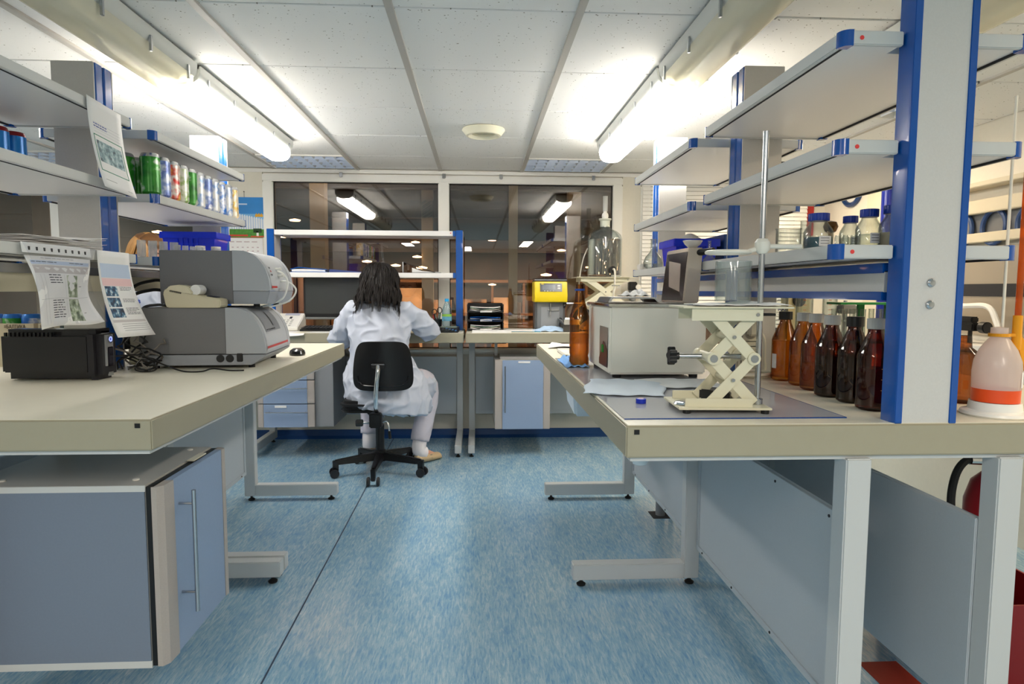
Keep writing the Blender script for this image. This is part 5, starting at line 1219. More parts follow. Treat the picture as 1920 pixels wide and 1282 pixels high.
# burette jug
t = thing('burette_jug', 'white squeeze jug with orange liquid and amber burette on right edge', 'burette', (1.178, 1.385, BT))
M_ldpe = thin('milky_plastic', '#f4e8e0', '#d8c8be', 1.0, .8, '#f6ece6', .25)
MB().lathe([(0, 0), (.064, 0), (.068, .004), (.066, .010), (.052, .014), (.050, .032), (0, .032)], 36).build('stand_base', M_pvc, t, smooth=True)
MB().lathe([(0, .033), (.046, .033), (.0465, .06), (.0468, .062)], 36).build('lower_body', mat('orange_liquid', '#f2551f', .35), t, smooth=True)
MB().lathe([(.0468, .062), (.0475, .10), (.045, .125), (.036, .15), (.022, .172), (.017, .178), (.0165, .20), (0, .202)], 36).build('upper_body', M_ldpe, t, smooth=True)
M_or = mat('burette_amber', '#f0a01c', .25); M_orglass = thin('amber_tube', '#f0a050', '#c0641c', 1.4, .3, '#f08c2c')
MB().lathe([(.0185, .180), (.021, .180), (.021, .187), (.0185, .187)], 24).build('collar', M_or, t)
MB().box(.0, .045, -.012, .0, .180, .187).build('collar_arm', M_or, t, .001); MB().cyl((.036, -.006, .15), (.036, -.006, .228), .0095, 16).build('burette_socket', M_or, t, .001)
MB().cyl((.036, -.006, .228), (.036, -.006, .60), .0065, 14).build('burette_tube', M_orglass, t, smooth=True)
MB().prism([(.03, .18), (.055, .11), (.065, .10), (.06, .16), (.045, .19)], -.008, .004, 'y').build('trigger', M_or, t, .002)
MB().cyl((.006, 0, .20), (.004, 0, .71), .0032, 10).build('riser_tube', mat('riser_white', '#f3ead8', .3), t, smooth=True)
MB().grid(lambda u, v: (.0482*cos(-1.1+.5*u), .0482*sin(-1.1+.5*u), .068+.035*v), 6, 1).build('paper_label', M_paper, t, smooth=True, ang=180)
t = thing('dark_bottle', 'dark amber bottle half hidden behind the near post', 'bottle', (1.235, 1.56, BT))
MB().lathe([(0, .004), (.036, .0), (.042, .008), (.042, .10), (.036, .125), (.018, .14), (.016, .17), (0, .17)], 28).build('glass', M_ambn, t, smooth=True)
MB().grid(lambda u, v: (.0425*cos(-1.6+.5*u), .0425*sin(-1.6+.5*u), .055+.03*v), 6, 1).build('paper_label', M_paper, t, smooth=True, ang=180)

# right wall: clock, pipe, glass fronted hood
t = thing('wall_clock', 'round wall clock with dark blue rim on the right wall', 'clock', (XR, 4.48, 1.853))
rot = Matrix.Rotation(-pi/2, 4, 'Y')
MB().lathe([(.10, .0), (.13, .0), (.132, .02), (.118, .032), (.10, .02), (.10, 0)], 40).build('rim', mat('clock_blue', '#27406e', .3), t, smooth=True).matrix_local = rot
MB().lathe([(0, .0), (.101, .0), (.101, .006), (0, .006)], 36).build('face', M_paper, t).matrix_local = rot
for a, L in ((.6, .05), (2.2, .075)): MB().box(-.012, -.009, -.004, .004, 0, L).build('hand', M_black, t).rotation_euler.x = a
t = thing('blue_pipe', 'dark blue vertical pipe by the right wall', 'pipe', (2.5, 3.84, .0))
MB().cyl((0, 0, 0), (0, 0, 1.99), .036, 20).build('pipe', mat('pipe_blue', '#15237e', .2), t, smooth=True)
for z in (1.0, 1.9): MB().box(0, .158, -.02, .02, z, z+.02).build('bracket', M_steel, t)
tag(MB().box(XR-.03, XR, 4.0, 4.26, 0, 2.0).box(XR-.045, XR-.03, 4.08, 4.14, 0, 2.0).build('trim_2', mat('trim_beige', '#dcd3bb', .5)), 'beige upright trim on the right wall', None, None, 'structure')
t = thing('red_board', 'red narrow board on the back wall beside white blind', 'board', (2.535, YB-.012, 1.66))
MB().box(-.03, .03, -.01, .01, -.11, .20).build('board', mat('board_red', '#b8312c', .5), t, .002); MB().cyl((0, -.012, .03), (0, -.008, .03), .004, 10).build('screw', M_steel, t)
t = thing('fume_hood', 'wide glass fronted steel hood along the right wall', 'hood', (XR, 3.0, 0))
M_hood = mat('hood_beige', '#d2c7ae', .5); M_hsteel = mat('hood_steel', '#b5aa9a', .3, .6)
MB().box(-.02, 0, -.9, .75, .9, 1.36).build('back_sheet', M_hsteel, t); MB().box(-.025, -.018, -.9, .75, 1.10, 1.165).build('dark_strip', M_dark, t)
MB().box(-.30, 0, -.9, .75, .84, .87).build('ledge', M_pvc, t, .003); MB().box(-.28, -.02, -.9, .75, .0, .84).build('base_cabinet', M_wall, t)
MB().box(-.06, 0, -.9, .75, 1.53, 1.60).build('header', M_hood, t, .004); MB().box(-.05, 0, -.9, .75, 1.38, 1.43).build('cross_rail', M_hood, t, .004); MB().box(-.10, 0, -.9, .75, 1.66, 1.685).build('header', M_hood, t, .003)
MB().box(-.015, -.012, -.9, .75, 1.43, 1.53).build('sash_pane', mat('hood_glass', '#77787a', .1), t)
for y in (-.05, .17, .39): MB().tube([(-.03, y+.075*cos(2*pi*k/28), 1.455+.085*sin(2*pi*k/28)) for k in range(28)], .012, 8, closed=True).build('hose_loop', mat('loop_blue', '#2b4674', .4), t, smooth=True)
t = thing('hood_valve', 'black valve with round handle on the hood ledge', 'valve', (2.45, 3.13, .8705))
MB().box(-.03, .03, -.12, .12, .06, .10).build('body', M_black, t, .006); MB().box(-.02, .02, -.10, .02, .10, .13).build('cap', M_black, t, .006); MB().cyl((0, -.14, .08), (0, -.18, .08), .028, 18).build('handle', M_black, t, .004)
for y in (-.07, .08): MB().cyl((0, y, 0), (0, y, .06), .010, 10).build('stud', M_black, t)
cable('white hose bending down across the hood back sheet', [(2.55, 3.45, 1.045), (2.52, 3.2, 1.05), (2.50, 3.02, 1.05), (2.49, 2.95, .98), (2.48, 2.9, .885)], .014, M_pvc, 'hose')
# fire extinguisher in red stand under the bench
t = thing('fire_extinguisher', 'red fire extinguisher with black hose under right bench', 'extinguisher', (1.55, 1.82, .03))
M_fr = mat('extinguisher_red', '#8e1420', .35)
MB().lathe([(0, 0), (.062, 0), (.066, .01), (.066, .46), (.05, .52), (.022, .55), (.018, .57), (0, .57)], 32).build('cylinder', M_fr, t, smooth=True)
MB().box(-.03, .03, -.015, .015, .57, .60).build('valve', M_steel, t, .003); MB().prism([(-.02, .60), (.09, .625), (.09, .615), (.0, .585)], -.012, .012, 'y').build('lever', M_black, t)
MB().tube(curve_pts([(-.03, 0, .585), (-.08, 0, .585), (-.12, -.01, .54), (-.135, -.02, .45), (-.11, -.03, .32)]), .011, 10).build('hose', M_rubber, t, smooth=True)
MB().cyl((-.03, 0, .585), (-.07, 0, .587), .014, 12).build('hose_fitting', M_steel, t)
MB().grid(lambda u, v: (.0665*cos(-1.1+.5*u), .0665*sin(-1.1+.5*u), .24+.07*v), 10, 1).build('paper_label', mat('ext_label', '#c9b8b4', .6), t, smooth=True, ang=180)
t = thing('extinguisher_stand', 'open red metal box holding the extinguisher on the floor', 'stand', (1.53, 1.82, 0))
M_fs = mat('stand_red', '#7f1018', .4)
MB().box(-.21, .2, -.15, .15, .0, .025).build('base', M_fs, t); MB().box(-.21, .2, -.15, -.142, .025, .235).box(-.21, .2, .142, .15, .025, .235).box(-.21, -.202, -.142, .142, .025, .235).box(.192, .2, -.142, .142, .025, .235).build('walls', M_fs, t)
o = MB().box(1.15, 1.27, 1.62, 1.80, .0005, .0012).build('floor_sticker', mat('sticker_red', '#a83a2c', .6)); tag(o, 'faded red sticker on the floor below the right bench', 'sticker')
# ================================================================ chair
t = thing('office_chair', 'black office chair with chrome back bar and five star base', 'chair', (-.600, 3.90, 0))
M_chp = mat('chair_black', '#121214', .32); M_chf = mat('chair_fabric', '#17171a', .6)
for k in range(5):
    a = -pi/2+k*2*pi/5; c, s = cos(a), sin(a); n = Vector((-s, c, 0))
    def P(r, w, z): return Vector((r*c, r*s, z))+n*w
    sp = MB().hexa([P(.02, -.028, .085), P(.26, -.016, .075), P(.26, .016, .075), P(.02, .028, .085)][::1], [P(.02, -.022, .135), P(.275, -.012, .105), P(.275, .012, .105), P(.02, .022, .135)]).build('spoke', M_chp, t, .006)
    MB().hexa([P(.25, -.012, .03), P(.285, -.012, .03), P(.285, .012, .03), P(.25, .012, .03)], [P(.25, -.014, .10), P(.285, -.014, .10), P(.285, .014, .10), P(.25, .014, .10)]).build('caster_fork', M_chp, sp, .003)
    for w in (-.020, .020):
        p = P(.275, w, .027); q = P(.275, w+math.copysign(.016, w), .027)
        MB().cyl(p, q, .027, 20).build('caster_wheel', mat('caster', '#232326', .45), sp, .004)
MB().lathe([(0, .08), (.04, .08), (.036, .14), (.026, .15), (.026, .30), (0, .30)], 24).build('gas_column', M_chp, t, smooth=True)
MB().cyl((0, 0, .29), (0, 0, .39), .014, 16).build('piston', M_chrome, t, smooth=True)
MB().box(-.06, .06, -.09, .10, .375, .408).build('mechanism', M_chp, t, .006)
# seat pan and cushion
def slab(w0, w1, d0, d1, z0, z1, rr, n=8):
    pts = []
    for cx, cy, a0 in ((w1-rr, d1-rr, 0), (w0+rr, d1-rr, pi/2), (w0+rr, d0+rr, pi), (w1-rr, d0+rr, 1.5*pi)):
        for k in range(n+1): a = a0+pi/2*k/n; pts.append((cx+rr*cos(a), cy+rr*sin(a)))
    return MB().prism(pts, z0, z1, 'z')
slab(-.205, .205, -.20, .22, .408, .43, .08).build('seat_shell', M_chp, t, .008)
slab(-.21, .21, -.205, .225, .43, .478, .085).build('seat_cushion', M_chf, t, .018)
# back
def backf(u, v, dy=0):
    w = .158+.012*sin(pi*v)-.012*(v > .9)
    x = (u-.5)*2; r = 1
    z = .545+.285*v
    return (.055+x*(.172-.030*v+.012*sin(pi*v)), -.262-.05*(v-.5)*.4+.05*x*x+dy, z)
def rounded(u, v):
    # superellipse map of the unit square so that the corners are round
    x, y = (u-.5)*2, (v-.5)*2
    k = (abs(x)**6+abs(y)**6)**(1/6.0) if (x or y) else 1; m = max(abs(x), abs(y)) or 1
    return .5+.5*x*m/k, .5+.5*y*m/k
MB().grid(lambda u, v: backf(*rounded(u, v)), 20, 20).build('back_shell', M_chp, t, .0, smooth=True, solid=.016, ang=60)
MB().grid(lambda u, v: backf(.5+(rounded(u, v)[0]-.5)*.93, .5+(rounded(u, v)[1]-.5)*.93, .03), 16, 16).build('back_cushion', M_chf, t, smooth=True, solid=.02, ang=60)
rim = [backf(.5+(rounded(u, v)[0]-.5)*.84, .5+(rounded(u, v)[1]-.5)*.80, -.004) for u, v in [(0, .25), (.0, .1), (.02, .02), (.1, 0), (.3, 0), (.5, 0), (.7, 0), (.9, 0), (.98, .02), (1, .1), (1, .25)]]
MB().tube(curve_pts(rim), .004, 6).build('back_groove', mat('chair_gloss', '#1d1d20', .15), t, smooth=True)
MB().tube(curve_pts([(.022, -.02, .36), (.018, -.10, .40), (.018, -.235, .43), (.022, -.285, .50), (.03, -.29, .60), (.036, -.285, .66), (.036, -.275, .70)]), .013, 14).build('back_bar', M_chrome, t, smooth=True)
MB().box(.0, .072, -.286, -.262, .678, .708).build('bar_bracket', M_chp, t, .004)
MB().box(.0, .072, -.289, -.286, .700, .705).build('bracket_strip', M_chrome, t)
MB().box(-.02, .05, -.27, -.20, .335, .42).build('tilt_block', M_chp, t, .006)
k = MB().cyl((-.02, -.235, .36), (-.075, -.235, .36), .006, 10).build('adjuster', M_steel, t); MB().cyl((-.06, -.235, .36), (-.10, -.235, .36), .022, 6).build('adjuster_knob', M_chp, k, .003)
MB().tube(curve_pts([(.045, -.22, .36), (.07, -.22, .365), (.085, -.225, .34), (.088, -.225, .30)]), .005, 8).build('tilt_lever', M_steel, t, smooth=True); MB().cyl((.088, -.225, .31), (.092, -.225, .265), .009, 10).build('lever_grip', M_chp, t, .002)
MB().tube([(.05, .0, .395), (.15, -.10, .40), (.20, -.16, .385)], .006, 8).build('height_lever', M_chp, t)

# ================================================================ people
SKIN = mat('skin', '#d9a58c', .5, sub=.15); M_coat = mat('coat_cloth', '#bcc2d0', .85, bump=.12, bscale=900); M_trous = mat('trousers_cloth', '#c9c5d0', .85, bump=.1, bscale=900)
M_sock = mat('sock_white', '#efe9ec', .9); M_shoe = mat('shoe_beige', '#cbb18a', .5); M_trim = mat('coat_trim', '#2f4a9c', .6)
def evalmesh(o):
    dg = bpy.context.evaluated_depsgraph_get(); me = bpy.data.meshes.new_from_object(o.evaluated_get(dg)); return me
def skinmesh(verts, edges, radii, sub=2):
    me = bpy.data.meshes.new('tmp'); me.from_pydata(verts, edges, []); o = bpy.data.objects.new('tmp', me); COL.objects.link(o)
    o.modifiers.new('s', 'SKIN')
    for i, r in enumerate(radii):
        sv = me.skin_vertices[0].data[i]; sv.radius = (r, r) if not isinstance(r, tuple) else r
    me.skin_vertices[0].data[0].use_root = True
    if sub: m = o.modifiers.new('u', 'SUBSURF'); m.levels = sub; m.render_levels = sub
    bpy.context.view_layer.update(); res = evalmesh(o); bpy.data.objects.remove(o); return res
def remesh(mbs, vox, smooth=4, disp=0, dscale=.12, extra=()):
    bm = bmesh.new()
    for m in mbs:
        me = bpy.data.meshes.new('t'); me.from_pydata(m.v, [], m.f); b2 = bmesh.new(); b2.from_mesh(me); bmesh.ops.recalc_face_normals(b2, faces=b2.faces); b2.to_mesh(me); b2.free(); bm.from_mesh(me); bpy.data.meshes.remove(me)
    for me in extra: bm.from_mesh(me)
    me = bpy.data.meshes.new('t'); bm.to_mesh(me); bm.free()
    o = bpy.data.objects.new('tmp', me); COL.objects.link(o)
    r = o.modifiers.new('r', 'REMESH'); r.mode = 'VOXEL'; r.voxel_size = vox
    if smooth: s = o.modifiers.new('s', 'SMOOTH'); s.factor = .5; s.iterations = smooth
    bpy.context.view_layer.update(); res = evalmesh(o); bpy.data.objects.remove(o)
    if disp:
        from mathutils import noise as nz
        no = [v.normal.copy() for v in res.vertices]
        for v, n in zip(res.vertices, no):
            p = v.co; q = Vector((p.x*9+1.5*p.z, p.y*9, p.z*3.2)); w = Vector((p.x*4, p.y*4, p.z*4+9))
            a = 1-abs(nz.noise(q+.6*nz.noise_vector(w)))*2.2; b_ = 1-abs(nz.noise(Vector((p.x*7-p.z*9, p.y*11, p.z*8+p.x*6+4))))*2.4
            v.co = p+n*disp*(max(a, -.2)**2*.7+max(b_, -.2)**2*.5-.35)
    for p in res.polygons: p.use_smooth = True
    return res
def meshobj(name, me, m, parent):
    me.materials.clear(); me.materials.append(m); me.name = name
    o = bpy.data.objects.new(name, me); COL.objects.link(o); o.parent = parent; return o
def loft(rings, n=28):
    """rings: (cx, cy, z, rx, ry) closed at both ends"""
    mb = MB(); vs = []; fs = []
    for cx, cy, z, rx, ry in rings: vs += [(cx+rx*cos(2*pi*k/n), cy+ry*sin(2*pi*k/n), z) for k in range(n)]
    for i in range(len(rings)-1):
        for k in range(n): fs.append((i*n+k, i*n+(k+1) % n, (i+1)*n+(k+1) % n, (i+1)*n+k))
    fs.append(tuple(range(n))); fs.append(tuple(range(len(rings)*n-1, len(rings)*n-n-1, -1)))
    return mb.add(vs, fs)
def head_mesh(c, yaw, pitch, s=1.0):
    """head shape facing local +Y, centre c"""
    M = Matrix.Translation(c) @ Matrix.Rotation(yaw, 4, 'Z') @ Matrix.Rotation(pitch, 4, 'X') @ Matrix.Scale(s, 4)
    n, m = 28, 20; vs = []; fs = []
    for j in range(m+1):
        ph = pi*j/m; z = cos(ph)
        for i in range(n):
            a = 2*pi*i/n; x = sin(ph)*cos(a); y = sin(ph)*sin(a)
            X = x*.075; Y = y*.095; Zz = z*.115
            if z < 0: X *= 1-.28*(-z); Y = Y*(1-.12*(-z))+(.012*(-z) if y > 0 else -.0)
            if y > .75 and -.35 < z < .12: Y += .018*max(0, 1-abs(x)/.22)*max(0, 1-abs(z+.15)/.28)
            if y > .6 and -.1 < z < .2 and .2 < abs(x) < .55: Y -= .006
            if y > .6 and z < -.75: Y += .006
            vs.append(tuple(M @ Vector((X, Y, Zz))))
    for j in range(m):
        for i in range(n): fs.append((j*n+i, j*n+(i+1) % n, (j+1)*n+(i+1) % n, (j+1)*n+i))
    mb = MB().add(vs, fs)
    ears = []
    for q in (-1, 1):
        e = MB().lathe([(0, -.012), (.012, -.008), (.016, 0), (.012, .008), (0, .012)], 12, 0, 0, 0)
        e.v = [tuple(M @ (Vector((q*.074, -.005, -.012))+Vector((p[2]*.6, p[0], p[1]*1.7)))) for p in e.v]; ears.append(e)
    return mb, ears, M
def hand_parts(wrist, d, up, s=1.0, side=1):
    """palm and five curled fingers as one skin graph"""
    d = d.normalized(); up = (up-d*up.dot(d)).normalized(); r = d.cross(up)*side
    V = [wrist, wrist+d*.05*s, wrist+d*.085*s]; E = [(0, 1), (1, 2)]; Rr = [.022, .026, .024]
    for k, (off, L, b) in enumerate(((-.026, .07, 0), (-.009, .08, 0), (.009, .074, 0), (.026, .058, 0))):
        i = len(V); p = wrist+d*.08*s+r*off*s
        V += [p, p+d*L*.45*s-up*.006, p+d*L*.75*s-up*.022, p+d*L*.9*s-up*.04]; E += [(2, i), (i, i+1), (i+1, i+2), (i+2, i+3)]; Rr += [.0105, .0095, .0088, .0078]
    i = len(V); p = wrist+d*.03*s+r*-.024*s
    V += [p, p+d*.03-r*.022-up*.008, p+d*.058-r*.03-up*.014]; E += [(1, i), (i, i+1), (i+1, i+2)]; Rr += [.013, .0105, .009]
    return V, E, Rr
def person(name, label, loc, J, coat, headc, hyaw, hpitch, hair, shoes=True, sleeve_r=(.06, .055, .05), sleeve_len=1.0, trous_r=(.085, .072, .062)):
    t = thing(name, label, 'person', loc)
    V, E, Rr = [], [], []
    def chain(pts, rad, start=None):
        ids = [] if start is None else [start]
        for p, r in zip(pts, rad): V.append(Vector(p)); Rr.append(r); ids.append(len(V)-1)
        for a, b in zip(ids, ids[1:]): E.append((a, b))
        return ids
    sp = chain([J['pelvis'], J['waist'], J['chest'], J['neck'], J['skull']], [.12, .11, .115, .05, .05])
    hands = []
    for s in ('L', 'R'):
        leg = chain([J['hip'+s], J['knee'+s], J['ankle'+s], J['toe'+s]], [.085, .058, .030, .014], sp[0])
        arm = chain([J['sh'+s], J['el'+s], J['wr'+s]], [.052, .038, .026], sp[2])
        hd = Vector(J['wr'+s])-Vector(J['el'+s])
        hv, he, hr = hand_parts(Vector(J['wr'+s]), hd+Vector(J.get('hdir'+s, (0, 0, 0))), Vector((0, 0, 1)), 1, 1 if s == 'R' else -1)
        o = len(V)-1; V += hv[1:]; Rr += hr[1:]; E += [(a+o, b+o) for a, b in he]
    me = skinmesh([tuple(v) for v in V], E, Rr, 2)
    hm, ears, M = head_mesh(Vector(headc), hyaw, hpitch)
    body = meshobj('body', remesh([hm]+ears, .0055, 2, extra=[me]), SKIN, t)
    for q in (-1, 1):
        ey = MB().lathe([(0, -.011), (.008, -.008), (.011, 0), (.008, .008), (0, .011)], 14); ey.v = [tuple(M @ (Vector((q*.03, .083, .012))+Vector(p))) for p in ey.v]
        e = ey.build('eye', mat('eye_white', '#efeae4', .2), t, smooth=True)
        ir = MB().lathe([(0, .0005), (.0052, .0)], 14); ir.v = [tuple(M @ (Vector((q*.03, .0935, .012))+Vector((p[0], p[2], p[1])))) for p in ir.v]; ir.build('iris', mat('iris', '#3a2a1e', .2), e)
        br = MB().tube([tuple(M @ Vector((q*x, .092-.1*(x-.03)**1, .033+.004*sin((x-.012)*90)))) for x in (.014, .025, .036, .046)], .0028, 6); br.build('eyebrow', mat('brow', '#3d2b20', .8), t)
    MB().tube([tuple(M @ Vector((x, .092-14*x*x*.3, -.062))) for x in (-.022, -.011, 0, .011, .022)], [.002, .0042, .005, .0042, .002], 8).build('lips', mat('lips', '#b5655c', .45), t, smooth=True)
    # coat: torso rings + sleeves
    lf = loft(coat)
    if 'laps' in J: lf.v = [(x, y, z+(-.16*(x-.05)*(.58-z)/.18+.01 if z < .58 else 0)) for x, y, z in lf.v]
    parts = [lf]
    for s in ('L', 'R'):
        a, b, c = Vector(J['sh'+s]), Vector(J['el'+s]), Vector(J['wr'+s]); c = b+(c-b)*sleeve_len if sleeve_len > 0 else b+(a-b)*(-sleeve_len)
        ch = Vector(J['chest']); a0 = ch+(a-ch)*.55
        pts = [a0, a] + ([b, c] if sleeve_len > 0 else [c])
        P = curve_pts(pts, 6); n = len(P); r0, r1, r2 = sleeve_r
        parts.append(MB().tube(P, [r0+(r2-r0)*k/(n-1) for k in range(n)], 16))
        e = P[-1]; d = (P[-1]-P[-3]).normalized()
        MB().tube([e-d*.012, e+d*.004], [r2+.0025, r2+.0025], 20).build('cuff_trim', M_trim, t, smooth=True)
    for s in J.get('laps', ''):
        h, k_ = Vector(J['hip'+s]), Vector(J['knee'+s]); pv = Vector(J['pelvis'])
        P = curve_pts([pv+Vector((0, 0, -.03)), h+Vector((0, 0, -.02)), h*.35+k_*.65+Vector((0, 0, -.02)), h*.08+k_*.92+Vector((0, 0, -.015))], 6); n = len(P)
        parts.append(MB().tube(P, [.12-.025*k/(n-1) for k in range(n)], 18))
    co = meshobj('coat', remesh(parts, .008, 4, .021, .06), M_coat, t)
    # trousers
    tp = []
    for s in ('L', 'R'):
        P = curve_pts([J['pelvis'], J['hip'+s], J['knee'+s], Vector(J['ankle'+s])*.86+Vector(J['knee'+s])*.14], 6); n = len(P); r0, r1, r2 = trous_r
        tp.append(MB().tube(P, [r0*1.15 if k < 6 else (r0+(r1-r0)*(k-6)/6 if k < 12 else r1+(r2-r1)*(k-12)/(n-13)) for k in range(n)], 18))
    meshobj('trousers', remesh(tp, .009, 4, .006, .06), M_trous, t)
    for s in ('L', 'R'):
        A = Vector(J['ankle'+s]); K = Vector(J['knee'+s]); T = Vector(J['toe'+s])
        MB().tube(curve_pts([A*.68+K*.32, A*.8+K*.2, A, A*.75+T*.25-Vector((0, 0, .01))], 4), [.050]*4+[.046]*4+[.045]*5, 16).build('sock', M_sock, t, smooth=True)
        d = Vector((T.x-A.x, T.y-A.y, 0)).normalized(); n = Vector((-d.y, d.x, 0)); heel = Vector((A.x, A.y, 0))-d*.05; L = .235
        def sh(u, v):
            # u along the foot, v around the section
            a = 2*pi*v; w = (.034+.012*sin(pi*min(1, u*1.05)))*(1 if 0 < u < 1 else .0)*min(1, (math.sin(pi*u)*3.2)**.6 if 0 < u < 1 else 0); hgt = (.068-.026*u)*min(1, (math.sin(pi*u)*3)**.6 if 0 < u < 1 else 0)
            return tuple(heel+d*(L*u)+n*(w*cos(a))+Vector((0, 0, max(.002, hgt*.5+hgt*.5*sin(a)))))
        so = MB().grid(sh, 18, 16).build('shoe', M_shoe, t, smooth=True, ang=180)
        MB().tube([tuple(heel+d*.125+n*x+Vector((0, 0, .05-18*x*x*.6))) for x in (-.046, -.03, -.015, 0, .015, .03, .046)], .0055, 6).build('strap', M_shoe, so, smooth=True)
        MB().lathe([(.006, 0), (.009, 0), (.009, .003), (.006, .003)], 14, *(heel+d*.125+n*-.03)[:2], .046).build('buckle', M_steel, so)
    hair(t, M)
    return t
# hair of the seated woman
def hair_dark(t, M):
    mh = mat('hair_dark', '#150f0d', .5, noise=.4, nscale=60, stretch=(8, 8, 1), spec=.3)
    rows = []
    n = 26
    prof = [(.126, .02), (.120, .055), (.10, .085), (.065, .100), (.02, .106), (-.03, .108), (-.08, .118), (-.12, .128), (-.145, .128)]
    vs = []; fs = []
    for z, r in prof:
        for k in range(n):
            a = pi*.02-pi*1.04*k/(n-1) if z < .03 else -2*pi*k/(n-1)
            ex = 1.0+.05*sin(7*a+z*40)
            vs.append(tuple(M @ Vector((r*.95*ex*cos(a), r*1.03*ex*sin(a)-.008-(.25*max(0, -z-.03) if sin(a) < 0 else 0), z))))
    for i in range(len(prof)-1):
        for k in range(n-1): fs.append((i*n+k, i*n+k+1, (i+1)*n+k+1, (i+1)*n+k))
    fs.append(tuple(range(n)))
    h = MB().add(vs, fs).build('hair', mh, t, smooth=True, solid=.012, ang=180)
    r = random.Random(11); st = MB()
    zs = [.128, .118, .10, .07, .03, -.02, -.06, -.10, -.13, -.155, -.18, -.205, -.23, -.255]
    for c in range(44):
        ca = -pi*1.08+(pi*1.16)*(c+r.uniform(-.4, .4))/43; cz = r.uniform(-.255, -.165) if r.random() < .75 else r.uniform(-.165, -.10); cph = r.uniform(0, 6.28); camp = r.uniform(.004, .016); lift = r.uniform(0, .010)
        for q in range(11):
            a = ca+r.uniform(-.11, .11); zend = cz+r.uniform(-.01, .03); a0 = ca+r.uniform(-.35, .35); lf = lift+r.uniform(-.004, .004)
            pts = []
            for z in zs:
                if z < zend: break
                rad = .02+.10*math.sqrt(max(0, 1-z*z/.0169)) if z > 0 else 0
                rad = min(rad, .112) if z > 0 else .112+.026*min(1, -z/.12)
                s = min(1, (.128-z)/.14); e = max(0, (-.05-z)/.2)
                aa = (a0+(a-a0)*s)*(1-e)+(ca+(a-ca)*.45)*e+camp*5*e*sin(34*z+cph)+.03*sin(20*z+cph)*s
                w = lf+camp*.8*sin(46*z+cph)*min(1, s*1.3)
                pts.append(M @ Vector(((rad+w)*.95*cos(aa), (rad+w)*1.02*sin(aa)-.008-(.40*max(0, -z-.03) if sin(aa) < 0 else 0), z)))
            if len(pts) < 4: continue
            P = curve_pts(pts, 3); m = len(P); st.tube(P, [.0040*(1-.88*(k/(m-1))**2) for k in range(m)], 5)
    o = st.build('hair_strands', mh, h, smooth=True, ang=180); o['kind'] = 'stuff'
def hair_fair(t, M):
    mh = mat('hair_fair', '#6e4a28', .4, noise=.45, nscale=60, stretch=(8, 8, 1))
    n = 26; vs = []; fs = []
    prof = [(.126, .02), (.120, .055), (.10, .085), (.065, .100), (.02, .108), (-.03, .110), (-.07, .106), (-.10, .09)]
    for z, r in prof:
        for k in range(n):
            a = pi*.22-pi*1.44*k/(n-1) if z < .06 else -2*pi*k/(n-1)
            vs.append(tuple(M @ Vector((r*.92*cos(a), r*1.03*sin(a)-.006, z))))
    for i in range(len(prof)-1):
        for k in range(n-1): fs.append((i*n+k, i*n+k+1, (i+1)*n+k+1, (i+1)*n+k))
    fs.append(tuple(range(n)))
    h = MB().add(vs, fs).build('hair', mh, t, smooth=True, solid=.010, ang=180)
    r = random.Random(12); st = MB(); m2 = mat('hair_fair_light', '#b98a52', .4)
    for q in range(150):
        a = r.uniform(-pi*1.25, pi*.25); a0 = -pi*.5+(.9 if cos(a) > 0 else -.9)
        pts = []
        for z in [.130, .122, .10, .07, .03, -.02, -.06, -.095]:
            rad = .115*math.sqrt(max(.02, 1-max(0, z)**2/.0172)); s = (.13-z)/.2
            aa = a0+(a-a0)*min(1, .2+s*2.2); pts.append(M @ Vector((rad*.94*cos(aa), rad*1.04*sin(aa)-.006, z)))
        P = curve_pts(pts, 3); m = len(P); st.tube(P, [.003*(1-.7*(k/(m-1))**2) for k in range(m)], 5)
    o = st.build('hair_strands', m2, h, smooth=True, ang=180); o['kind'] = 'stuff'
# seated woman, seen from behind; coordinates relative to the point below her seat
ox, oy = -.60, 3.93
def R_(x, y, z): return (x-ox, y-oy, z)
J = dict(laps='LR', pelvis=R_(-.585, 3.93, .585), waist=R_(-.595, 3.95, .74), chest=R_(-.605, 4.0, .93), neck=R_(-.612, 4.035, 1.07), skull=R_(-.615, 4.055, 1.14),
         hipL=R_(-.68, 3.98, .555), kneeL=R_(-.72, 4.33, .50), ankleL=R_(-.735, 4.30, .10), toeL=R_(-.755, 4.44, .016),
         hipR=R_(-.48, 3.98, .555), kneeR=R_(-.335, 4.22, .49), ankleR=R_(-.385, 4.12, .085), toeR=R_(-.265, 4.225, .016),
         shL=R_(-.765, 4.01, .985), elL=R_(-.875, 4.09, .815), wrL=R_(-.86, 4.36, .885), shR=R_(-.445, 4.01, .985), elR=R_(-.318, 4.10, .868), wrR=R_(-.40, 4.35, .885))
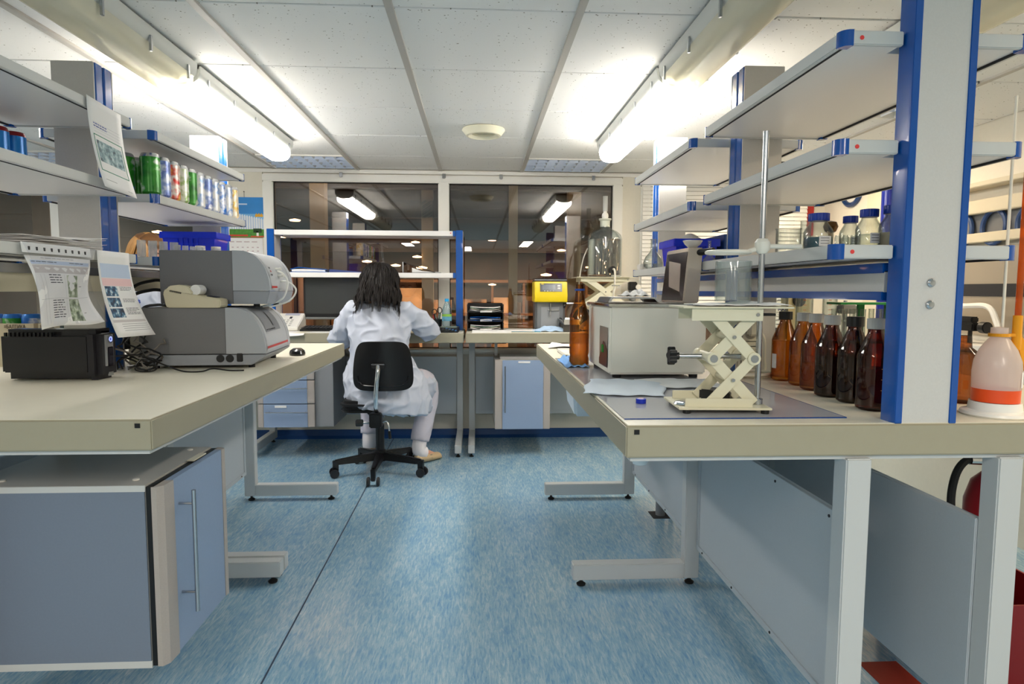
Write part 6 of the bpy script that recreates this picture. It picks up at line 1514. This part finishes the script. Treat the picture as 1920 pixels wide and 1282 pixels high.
C = [(-.545, 3.95, .385, .20, .20), (-.548, 3.945, .40, .255, .275), (-.552, 3.945, .47, .262, .272), (-.565, 3.94, .55, .252, .225), (-.585, 3.93, .64, .215, .172), (-.60, 3.94, .72, .188, .150), (-.605, 3.955, .80, .182, .142), (-.605, 3.975, .88, .188, .136), (-.605, 3.99, .95, .190, .122), (-.605, 4.005, 1.0, .172, .10), (-.606, 4.015, 1.03, .12, .082), (-.61, 4.03, 1.06, .075, .07), (-.61, 4.035, 1.075, .066, .065)]
C = [(a-ox, b-oy, c, d, e) for a, b, c, d, e in C]
person('person', 'seated woman with long dark hair in white coat, back to camera', (ox, oy, 0), J, C, R_(-.615, 4.06, 1.152), 0, -.28, hair_dark, sleeve_r=(.075, .066, .060), sleeve_len=.32)
# second woman beyond the left bench
ox, oy = -2.06, 4.06
J = dict(pelvis=R_(-2.10, 4.02, .78), waist=R_(-2.09, 4.03, .93), chest=R_(-2.07, 4.06, 1.12), neck=R_(-2.05, 4.07, 1.24), skull=R_(-2.04, 4.07, 1.31),
         hipL=R_(-2.10, 4.10, .74), kneeL=R_(-2.08, 4.11, .42), ankleL=R_(-2.10, 4.11, .08), toeL=R_(-1.96, 4.09, .03), hipR=R_(-2.10, 3.94, .74), kneeR=R_(-2.08, 3.93, .42), ankleR=R_(-2.10, 3.93, .08), toeR=R_(-1.96, 3.91, .03),
         shL=R_(-2.06, 4.22, 1.17), elL=R_(-2.0, 4.26, .96), wrL=R_(-1.87, 4.13, .93), shR=R_(-2.08, 3.90, 1.17), elR=R_(-2.03, 3.86, .96), wrR=R_(-1.90, 3.98, .93))
C = [(-2.10, 4.02, .55, .17, .19), (-2.10, 4.02, .75, .165, .19), (-2.09, 4.03, .93, .145, .165), (-2.075, 4.05, 1.08, .135, .175), (-2.065, 4.06, 1.17, .11, .165), (-2.06, 4.065, 1.21, .08, .10), (-2.05, 4.07, 1.24, .062, .064)]
C = [(a-ox, b-oy, c, d, e) for a, b, c, d, e in C]
person('person', 'fair haired woman in white coat behind the left bench, head bowed', (ox, oy, 0), J, C, R_(-2.02, 4.07, 1.335), -pi/2-.35, -.35, hair_fair, sleeve_r=(.07, .065, .06), sleeve_len=-.35)
